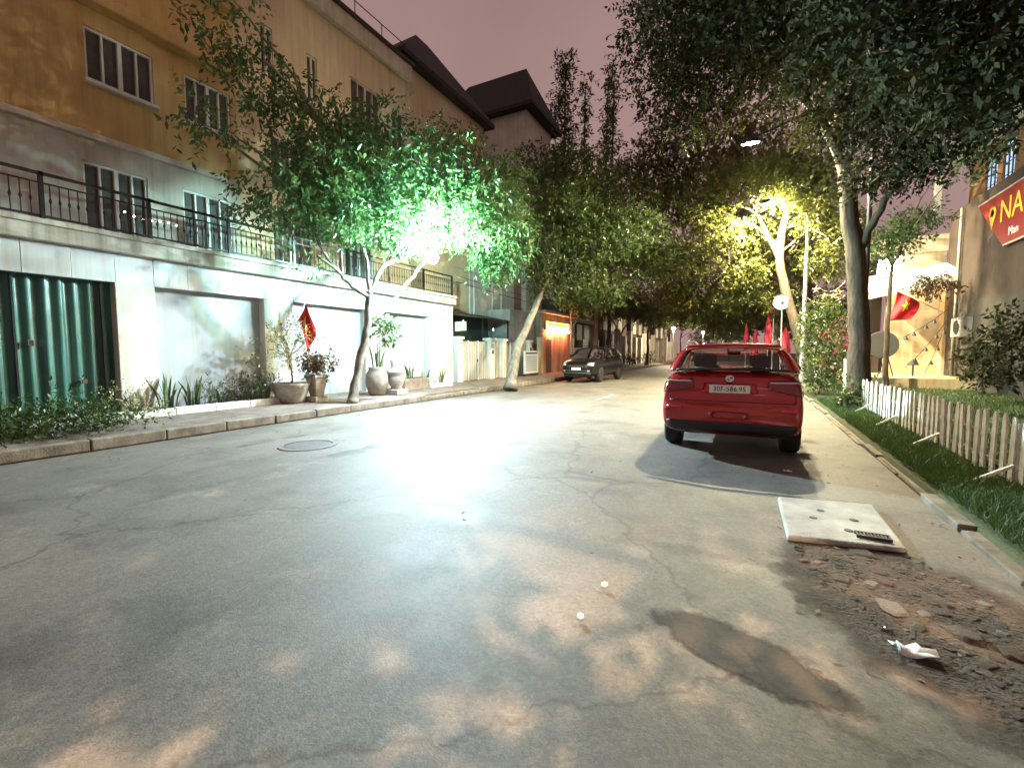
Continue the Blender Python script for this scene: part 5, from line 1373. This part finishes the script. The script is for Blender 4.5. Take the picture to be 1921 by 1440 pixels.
shrub('dark_shrub', 'wide dark shrub against the brown house wall at the right edge', 6.3, 16.5, .1, 1.1, 2.4, 420, LEAF_D, .14, cat='shrub', per=8, spray=.3, stems=6)
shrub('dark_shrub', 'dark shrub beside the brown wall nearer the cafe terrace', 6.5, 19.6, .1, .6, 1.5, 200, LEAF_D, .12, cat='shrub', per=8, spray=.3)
acu = thing('ac_unit', 'grey air conditioner unit added on the brown house wall', 'cabinet', (6.9, 22.6, 2.2))  # air conditioner unit added to break up the plain wall
MB().box(6.62, 6.955, 22.1, 23.0, 2.0, 2.7).build('case', GREYP, acu, bevel=.02)
MB().lathe([(0, 0), (.25, 0), (.27, .02)], (6.60, 22.45, 2.35), 18, 'x').build('fan_grille', DARKM, acu)
MB().tube([(6.9, 23.6, .2), (6.9, 23.6, 6.9)], .05, 8).build('drain_pipe', GREYP, ph, smooth=True)
shrub('trunk_grass', 'grassy tuft around the foot of the big trunk', 2.3, 13.8, .07, .4, .45, 150, LEAF_G, .10, cat='plant', droop=-.4)

# round white dish and red folded parasols further back
t = thing('round_sign', 'round pale blue sign with a clipped edge on a thin post', 'sign', (1.02, 22.0, .1))
P = [(.31 * math.cos(a), .31 * math.sin(a)) for a in [2 * PI * i / 36 for i in range(36)]]
P = [(min(a, .24), b) for a, b in P]
n = len(P)
SIGNM = mat('sign_face_pale', (.42, .50, .58), .5, var=.05)
MB().add([(1.02 + a, 21.95, 3.5 + b) for a, b in P] + [(1.02 + a, 21.99, 3.5 + b) for a, b in P], [tuple(range(n)), tuple(reversed(range(n, 2 * n)))] + [(i, n + i, n + (i + 1) % n, (i + 1) % n) for i in range(n)]).build('face', SIGNM, t)
MB().lathe([(.03, 0), (.03, .012), (.06, .012), (.06, 0)], (1.06, 21.935, 3.47), 14, 'y').build('mark', GREYP, t)
MB().tube([(1.08, 22.02, .0), (1.05, 22.02, 3.6)], .025, 8).build('post', STEELW, t)
def parasol(label, x, y, h, r):
    t = thing('folded_parasol', label, 'parasol', (x, y, .1), 'folded red parasols')
    MB().tube([(x, y, .05), (x, y, h)], .025, 8).build('pole', STEELW, t)
    MB().lathe([(.02, h + .08), (.05, h), (r * .7, h - .5), (r, h - 1.1), (r * .85, h - 1.45), (r * .9, h - 1.5)], (x, y, 0), 10).build('canopy', PINK, t)
    MB().lathe([(.25, .05), (.25, .13), (.05, .16)], (x, y, 0), 14).build('base', GREYP, t)
parasol('folded red parasol leftmost above the car roof', -.3, 28.5, 3.0, .14)
parasol('folded red parasol second from the left above the car roof', .15, 28.2, 2.6, .18)
parasol('tall folded red parasol beside the round sign', .95, 27.5, 5.0, .2)
parasol('folded red parasol behind the foot of the round sign', .72, 27.0, 3.3, .18)
parasol('folded red parasol just left of the leaning trunk', 1.45, 26.2, 2.6, .26)
t = thing('drink_cup_display', 'giant yellow drink cup display with lid and straw', 'display', (2.8, 27, .1))
MB().lathe([(.26, .62), (.34, 1.38), (.30, 1.38), (0, 1.36)], (2.8, 27, 0), 22).build('cup', mat('cup_yellow', (.82, .70, .16), .4, var=.1), t, smooth=True)
MB().lathe([(.37, 1.38), (.37, 1.44), (.3, 1.6), (.12, 1.68), (.12, 1.95), (0, 1.95)], (2.8, 27, 0), 22).build('lid', PAPER, t, smooth=True)
MB().tube([(2.86, 27, 1.6), (2.98, 27, 2.0)], .025, 8).build('straw', PINK, t)
MB().box(2.4, 3.2, 26.6, 27.4, .05, .62).build('stand', PAPER, t, bevel=.02)
# star garland
t = thing('star_garland', 'swagged garland with orange star lamps right of the lamp post', 'garland', (2.5, 23, 4))
P = [Vector((1.86, 22.4, 4.95)).lerp(Vector((3.3, 23, 4.35)), i / 14) - Vector((0, 0, .7 * 4 * (i / 14) * (1 - i / 14))) for i in range(15)]
MB().tube(P, .012, 5).build('cable', PALE, t)
P2 = [Vector((1.86, 22.4, 3.75)).lerp(Vector((3.3, 23, 3.75)), i / 14) - Vector((0, 0, .32 * 4 * (i / 14) * (1 - i / 14))) for i in range(15)]
MB().tube(P2, .016, 5).build('cable', PALE, t)
STAR = mat('star_orange', (.75, .42, .2), .6, var=.1)
for k in (4, 7, 10, 12):
    c = P[k]
    sp = star_pts(.17)
    MB().add([(c.x, c.y - .04, c.z - .2)] + [(c.x + a, c.y, c.z - .2 + b) for a, b in sp] + [(c.x, c.y + .04, c.z - .2)], [(0, i % 10 + 1, i) for i in range(1, 11)] + [(11, i, i % 10 + 1) for i in range(1, 11)]).build('star', STAR, t)

# small far lights
for (p, lab) in (((-7.6, 52, 4.0), 'tiny white light far down the left side'), ((-6.2, 70, 4.2), 'tiny white light at the far end of the street')):
    t = thing('distant_lamp', lab, 'lamp', p, 'distant lamps')
    MB().lathe([(0, -.14), (.12, -.08), (.16, 0), (.1, .1), (0, .14)], p, 12).build('globe', emit('distant_light', (1, .84, .56), 3200), t, smooth=True)
    MB().tube([(p[0], p[1], .1), (p[0], p[1], p[2] - .1)], .04, 6).build('pole', STEELW, t)

# ================================================================== cars
def apply_mods(o):
    dg = bpy.context.evaluated_depsgraph_get()
    me = bpy.data.meshes.new_from_object(o.evaluated_get(dg))
    o.modifiers.clear()
    o.data = me
    return o

def make_car(t, paint, gl, rear=True, front=True):
    """t: Empty at the middle of the rear bumper on the ground, car points along +y"""
    ST = [(-.022, .22, .55, .64), (-.018, .50, .51, .685), (0.00, .77, .44, .745), (.012, .84, .38, .79), (.05, .88, .33, .825), (.075, .893, .31, .90), (.10, .90, .30, 1.0), (.14, .903, .30, 1.09), (.22, .907, .30, 1.165), (.34, .915, .30, 1.195), (.6, .925, .30, 1.20), (1.0, .93, .30, 1.19),
          (1.7, .93, .30, 1.17), (2.5, .93, .30, 1.14), (3.05, .925, .30, 1.11), (3.3, .92, .30, 1.08), (3.7, .905, .30, 1.04), (4.1, .88, .31, .99), (4.35, .83, .32, .93), (4.5, .76, .36, .86), (4.57, .66, .42, .78), (4.6, .5, .46, .72)]
    fx = [0, .72, .93, .985, 1.0, .995, .965, .90, .72, 0]
    fz = [0, 0, .05, .22, .42, .62, .82, .95, 1.0, 1.015]
    V, F = [], []
    m_ = 2 * len(fx) - 2
    for (y, hw, zb, zt) in ST:
        ring = [(hw * a, y, zb + (zt - zb) * b) for a, b in zip(fx, fz)]
        ring += [(-p[0], p[1], p[2]) for p in ring[-2:0:-1]]
        V += ring
    for i in range(len(ST) - 1):
        for j in range(m_):
            F.append((i * m_ + j, i * m_ + (j + 1) % m_, (i + 1) * m_ + (j + 1) % m_, (i + 1) * m_ + j))
    F.append(tuple(range(m_)))
    F.append(tuple((len(ST) - 1) * m_ + j for j in reversed(range(m_))))
    mb = MB(); mb.v = V; mb.f = [tuple(reversed(f)) for f in F]
    body = mb.build('body', paint, t, smooth=True, sub=2)
    apply_mods(body)
    bvh = BVHTree.FromPolygons([v.co.copy() for v in body.data.vertices], [tuple(p.vertices) for p in body.data.polygons])
    for (wy) in (.78, 3.60):
        cut = MB().lathe([(0, -1.2), (.42, -1.2), (.42, 1.2), (0, 1.2)], (0, wy, .36), 32, 'x').build('cutter', paint)
        q = body.modifiers.new('arch', 'BOOLEAN'); q.operation = 'DIFFERENCE'; q.object = cut; q.solver = 'EXACT'
        bpy.context.view_layer.update()
        apply_mods(body)
        bpy.data.objects.remove(cut)
    body.data.polygons.foreach_set('use_smooth', [True] * len(body.data.polygons))
    MB().box(-.72, .72, .25, 4.3, .27, .42).build('underbody', BLACKP, t)
    def patch(name, m, BL, BR, TR, TL, nx=8, nz=4, off=.006, d=1, par=None, th=.004):
        P = []
        for j in range(nz + 1):
            row = []
            for i in range(nx + 1):
                u_, v_ = i / nx, j / nz
                x_ = (BL[0] * (1 - u_) + BR[0] * u_) * (1 - v_) + (TL[0] * (1 - u_) + TR[0] * u_) * v_
                z_ = (BL[1] * (1 - u_) + BR[1] * u_) * (1 - v_) + (TL[1] * (1 - u_) + TR[1] * u_) * v_
                o_ = Vector((x_, -2 if d > 0 else 7, z_))
                h = bvh.ray_cast(o_, Vector((0, d, 0)))
                if h[0] is None: h = bvh.find_nearest(Vector((x_, .1 if d > 0 else 4.5, z_)))
                nrm = h[1]
                if nrm.y * d > 0: nrm = -nrm
                row.append(h[0] + nrm * off)
            P.append(row)
        return MB().grid(P).build(name, m, par or t, smooth=True, solid=th)
    # roof
    RS = [(.40, 1.545), (.52, 1.575), (.8, 1.605), (1.3, 1.625), (1.9, 1.625), (2.35, 1.60), (2.62, 1.56)]
    RX = [(-.725, -.115), (-.69, -.06), (-.60, -.022), (-.35, .0), (0, .008), (.35, 0), (.60, -.022), (.69, -.06), (.725, -.115)]
    P = [[(a * (1 if y > .9 else .94 + .06 * (y - .4) / .5), y, z + b * (1 if i < 6 else .8)) for a, b in RX] for i, (y, z) in enumerate(RS)]
    MB().grid(P).build('roof', paint, t, smooth=True, solid=-.03, sub=1)
    # rear pillars wrap round from the tailgate to the side window
    for s in (-1, 1):
        lo = [(.72, .19, 1.20), (.80, .21, 1.185), (.87, .30, 1.18), (.905, .50, 1.18), (.915, .80, 1.18)]
        mi = [(.665, .34, 1.38), (.735, .36, 1.375), (.79, .44, 1.37), (.82, .62, 1.37), (.83, .90, 1.375)]
        hi = [(.60, .46, 1.545), (.655, .48, 1.535), (.69, .54, 1.52), (.71, .70, 1.51), (.718, 1.0, 1.51)]
        MB().grid([[(a * s, b, c) for a, b, c in r_] for r_ in (lo, mi, hi)]).build('rear_pillar', paint, t, smooth=True, solid=-.03 * s, sub=1)
        MB().tube([(.895 * s, 3.15, 1.10), (.79 * s, 2.78, 1.40), (.70 * s, 2.55, 1.52)], .035, 8).build('front_pillar', paint, t, smooth=True)
        MB().tube([(.915 * s, 1.95, 1.15), (.80 * s, 1.95, 1.40), (.72 * s, 1.95, 1.53)], .035, 8).build('centre_pillar', BLACKP, t, smooth=True)
        for (a0, a1, b0, b1) in ((.82, 1.92, 1.0, 1.92), (1.98, 3.1, 1.98, 2.55)):
            MB().grid([[(.91 * s, a0, 1.15), (.91 * s, a1, 1.13)], [(.815 * s, (a0 + b0) / 2, 1.37), (.815 * s, (a1 + b1) / 2, 1.35)], [(.717 * s, b0, 1.53), (.717 * s, b1, 1.52)]]).build('side_window', gl, t, smooth=True)
        MB().tube(smooth_path([(.62 * s, .75, 1.60), (.63 * s, .85, 1.655), (.635 * s, 1.6, 1.675), (.62 * s, 2.3, 1.64), (.61 * s, 2.4, 1.60)], 4), .016, 8).build('roof_rail', CHROME if rear else BLACKP, t, smooth=True)
        mr = MB().lathe([(0, -.09), (.07, -.08), (.10, -.02), (.09, .06), (0, .1)], (s * 1.02, 2.85, 1.16), 14, 'x').build('wing_mirror', paint, t, smooth=True)
        MB().bar((s * .90, 2.88, 1.12), (s * .96, 2.86, 1.13), .05).build('mirror_arm', BLACKP, mr)
        for dy in (2.15, 1.2): MB().tube([(s * .935, dy, .98), (s * .955, dy + .05, .985), (s * .955, dy + .18, .985), (s * .935, dy + .23, .98)], .011, 6).build('door_handle', paint, t, smooth=True)
    # glass: rear window and windscreen
    P = []
    for k in range(6):
        f = k / 5
        hw = .735 - .13 * f
        P.append([(hw * a, .155 + .30 * f + .05 * a * a, 1.215 + .335 * f - .012 * a * a) for a in (-1, -.6, -.2, .2, .6, 1)])
    MB().grid(P).build('rear_window', gl, t, smooth=True)
    MB().tube(smooth_path([(-.73, .2, 1.215), (0, .15, 1.225), (.73, .2, 1.215)], 6), .016, 6).build('window_seal', BLACKP, t, smooth=True)
    P = []
    for k in range(6):
        f = k / 5
        hw = .87 - .20 * f
        P.append([(hw * a, 3.35 - .74 * f - .14 * a * a, 1.075 + .475 * f) for a in (-1, -.6, -.2, .2, .6, 1)])
    MB().grid(P).build('windscreen', gl, t, smooth=True)
    MB().box(-.85, .85, 2.75, 3.2, .95, 1.12).build('dashboard', DARKIN, t, bevel=.05)
    MB().box(-.8, .8, .35, 3.0, .55, .62).build('cabin_floor', DARKIN, t)
    for (sx, sy, wd) in ((-.38, 2.05, .5), (.38, 2.05, .5), (-.4, 1.05, .6), (.4, 1.05, .6)):
        st = MB().hexa([(sx - wd / 2, sy - .12, .62), (sx + wd / 2, sy - .12, .62), (sx + wd / 2, sy + .05, .62), (sx - wd / 2, sy + .05, .62)], [(sx - wd * .42, sy - .3, 1.2), (sx + wd * .42, sy - .3, 1.2), (sx + wd * .42, sy - .2, 1.2), (sx - wd * .42, sy - .2, 1.2)]).build('seat', DARKIN, t, bevel=.05)
        MB().box(sx - .13, sx + .13, sy - .33, sy - .23, 1.24, 1.42).build('headrest', DARKIN, st, bevel=.04)
    MB().box(-.11, .11, 2.52, 2.56, 1.42, 1.49).build('inner_mirror', DARKIN, t, bevel=.01)
    MB().lathe([(.15, -.012), (.18, -.012), (.18, .012), (.15, .012)], (-.38, 2.62, 1.08), 20, 'y').build('steering_wheel', DARKIN, t)
    # wheels
    for sx in (-1, 1):
        for wy in (.78, 3.60):
            c = (sx * .80, wy, .355)
            wl_ = MB().lathe([(.235, -.115), (.32, -.122), (.352, -.09), (.355, 0), (.352, .09), (.32, .122), (.235, .115)], c, 32, 'x').build('wheel', RUBBER, t, smooth=True)
            mb = MB().lathe([(.225, -.10), (.24, -.10), (.24, .10), (.225, .10)], c, 28, 'x')
            for k in range(10):
                a = 2 * PI * k / 10
                e = (c[0] + sx * .075, wy + .225 * math.cos(a), .355 + .225 * math.sin(a))
                mb.bar((c[0] + sx * .085, wy, .355), e, .035, .02, (1, 0, 0))
            mb.lathe([(.0, sx * .095), (.055, sx * .09), (.06, sx * .05)], c, 16, 'x')
            mb.build('rim', RIM, wl_)
    if rear:
        MB().tube(smooth_path([(-.62, .42, 1.555), (0, .35, 1.575), (.62, .42, 1.555)], 6), .022, 8).build('spoiler', paint, t, smooth=True)
        patch('lower_bumper', BLACKP, (-.80, .34), (.80, .34), (.83, .49), (-.83, .49), 24, 4)
        for s in (-1, 1):
            x0, x1 = sorted((s * .46, s * .885)); y0, y1 = sorted((s * .48, s * .875))
            tl = patch('tail_light', LENS_RED, (x0, .96 if s > 0 else .87), (x1, .87 if s > 0 else .96), (y1, 1.09), (y0, 1.07), 12, 6, .012)
            a0, a1 = sorted((s * .50, s * .875))
            patch('light_bar', LENS_CLEAR, (a0, 1.035), (a1, 1.035), (a1, 1.052), (a0, 1.052), 12, 1, .020, par=tl)
            b0_, b1_ = sorted((s * .62, s * .82))
            patch('reflector', REFLECTOR, (b0_, .665), (b1_, .665), (b1_, .70), (b0_, .70), 6, 1, .010)
            MB().tube([(s * .55, .03, .345), (s * .55, .3, .345)], .038, 14).build('exhaust_pipe', DARKM, t, smooth=True)
            patch('tailgate_seam', BLACKP, (s * .80 - .004, .78), (s * .80 + .004, .78), (s * .80 + .004, .90), (s * .80 - .004, .90), 1, 6, .003)
        patch('tailgate_seam', BLACKP, (-.80, .775), (.80, .775), (.80, .783), (-.80, .783), 24, 1, .003)
        patch('number_plate_recess', paint, (-.36, .90), (.36, .90), (.33, 1.03), (-.33, 1.03), 10, 4, .004)
        yp = bvh.ray_cast(Vector((0, -2, .95)), Vector((0, 1, 0)))[0].y
        pl = MB().box(-.26, .26, yp - .035, yp - .022, .895, 1.01).build('number_plate', PLATE, t, bevel=.004)
        text_part('plate_lettering', '30F-586.95', .093, INK, pl, lambda a, b, c: (a, yp - .0365 - c, .952 + b), .001)
        h = bvh.ray_cast(Vector((0, -2, 1.085)), Vector((0, 1, 0)))
        nn = -h[1] if h[1].y > 0 else h[1]
        up = Vector((1, 0, 0)).cross(nn).normalized(); up = up if up.z > 0 else -up
        def on(a, b, o_): return h[0] + Vector((1, 0, 0)) * a + up * b + nn * o_
        def disc(r0, r1, a0, a1, o_, k=10):
            mb = MB(); Q = []
            for i in range(k + 1):
                an = a0 + (a1 - a0) * i / k
                Q.append([on(r0 * math.cos(an), r0 * math.sin(an), o_), on(r1 * math.cos(an), r1 * math.sin(an), o_)])
            return mb.grid(Q)
        bd = disc(.038, .056, 0, 2 * PI, .020, 28).build('badge', CHROME, t, solid=.004)
        BLUE = mat('badge_blue', (.08, .22, .5), .4, var=.05)
        for k in range(4): disc(.001, .038, k * PI / 2, (k + 1) * PI / 2, .021, 6).build('badge_quarter', PLATE if k % 2 else BLUE, bd)
        MB().tube([(0, .145, 1.235), (.25, .165, 1.25), (.4, .19, 1.255)], .009, 6).build('wiper', BLACKP, t)
    if front:
        patch('grille', BLACKP, (-.42, .66), (.42, .66), (.5, .80), (-.5, .80), 10, 3, .008, -1)
        patch('grille_bar', CHROME, (-.46, .755), (.46, .755), (.47, .775), (-.47, .775), 10, 1, .02, -1)
        patch('lower_grille', BLACKP, (-.62, .46), (.62, .46), (.55, .58), (-.55, .58), 12, 3, .008, -1)
        patch('bumper_strip', CHROME, (-.70, .42), (.70, .42), (.70, .455), (-.70, .455), 14, 1, .012, -1)
        for s in (-1, 1):
            a0, a1 = sorted((s * .52, s * .80)); b0_, b1_ = sorted((s * .56, s * .78))
            patch('headlight', LENS_CLEAR, (a0, .76), (a1, .78), (b1_, .90), (b0_, .86) if s > 0 else (b0_, .90), 8, 4, .012, -1)
            c0, c1 = sorted((s * .56, s * .66))
            patch('fog_light', LENS_CLEAR, (c0, .50), (c1, .50), (c1, .57), (c0, .57), 4, 3, .014, -1)
        pl = MB().box(-.24, .24, 4.595, 4.61, .57, .69).build('number_plate', PLATE, t, bevel=.004)
    return t

rc = thing('red_car', 'dark red sport utility car parked at the right kerb, seen from behind', 'car', (-.26, 6.98, road_z(-.26) - .004), local=True, rz=R(.8))
make_car(rc, RED_PAINT, GLASSC, True, False)
bc = thing('black_car', 'black utility car parked facing us on the far left side', 'car', (-7.15, 25.15, road_z(-7.1) - .004), local=True, rz=R(180 - 3))
make_car(bc, BLACK_PAINT, GLASSB, False, True)
bc.scale = (1, 1, 1.07)
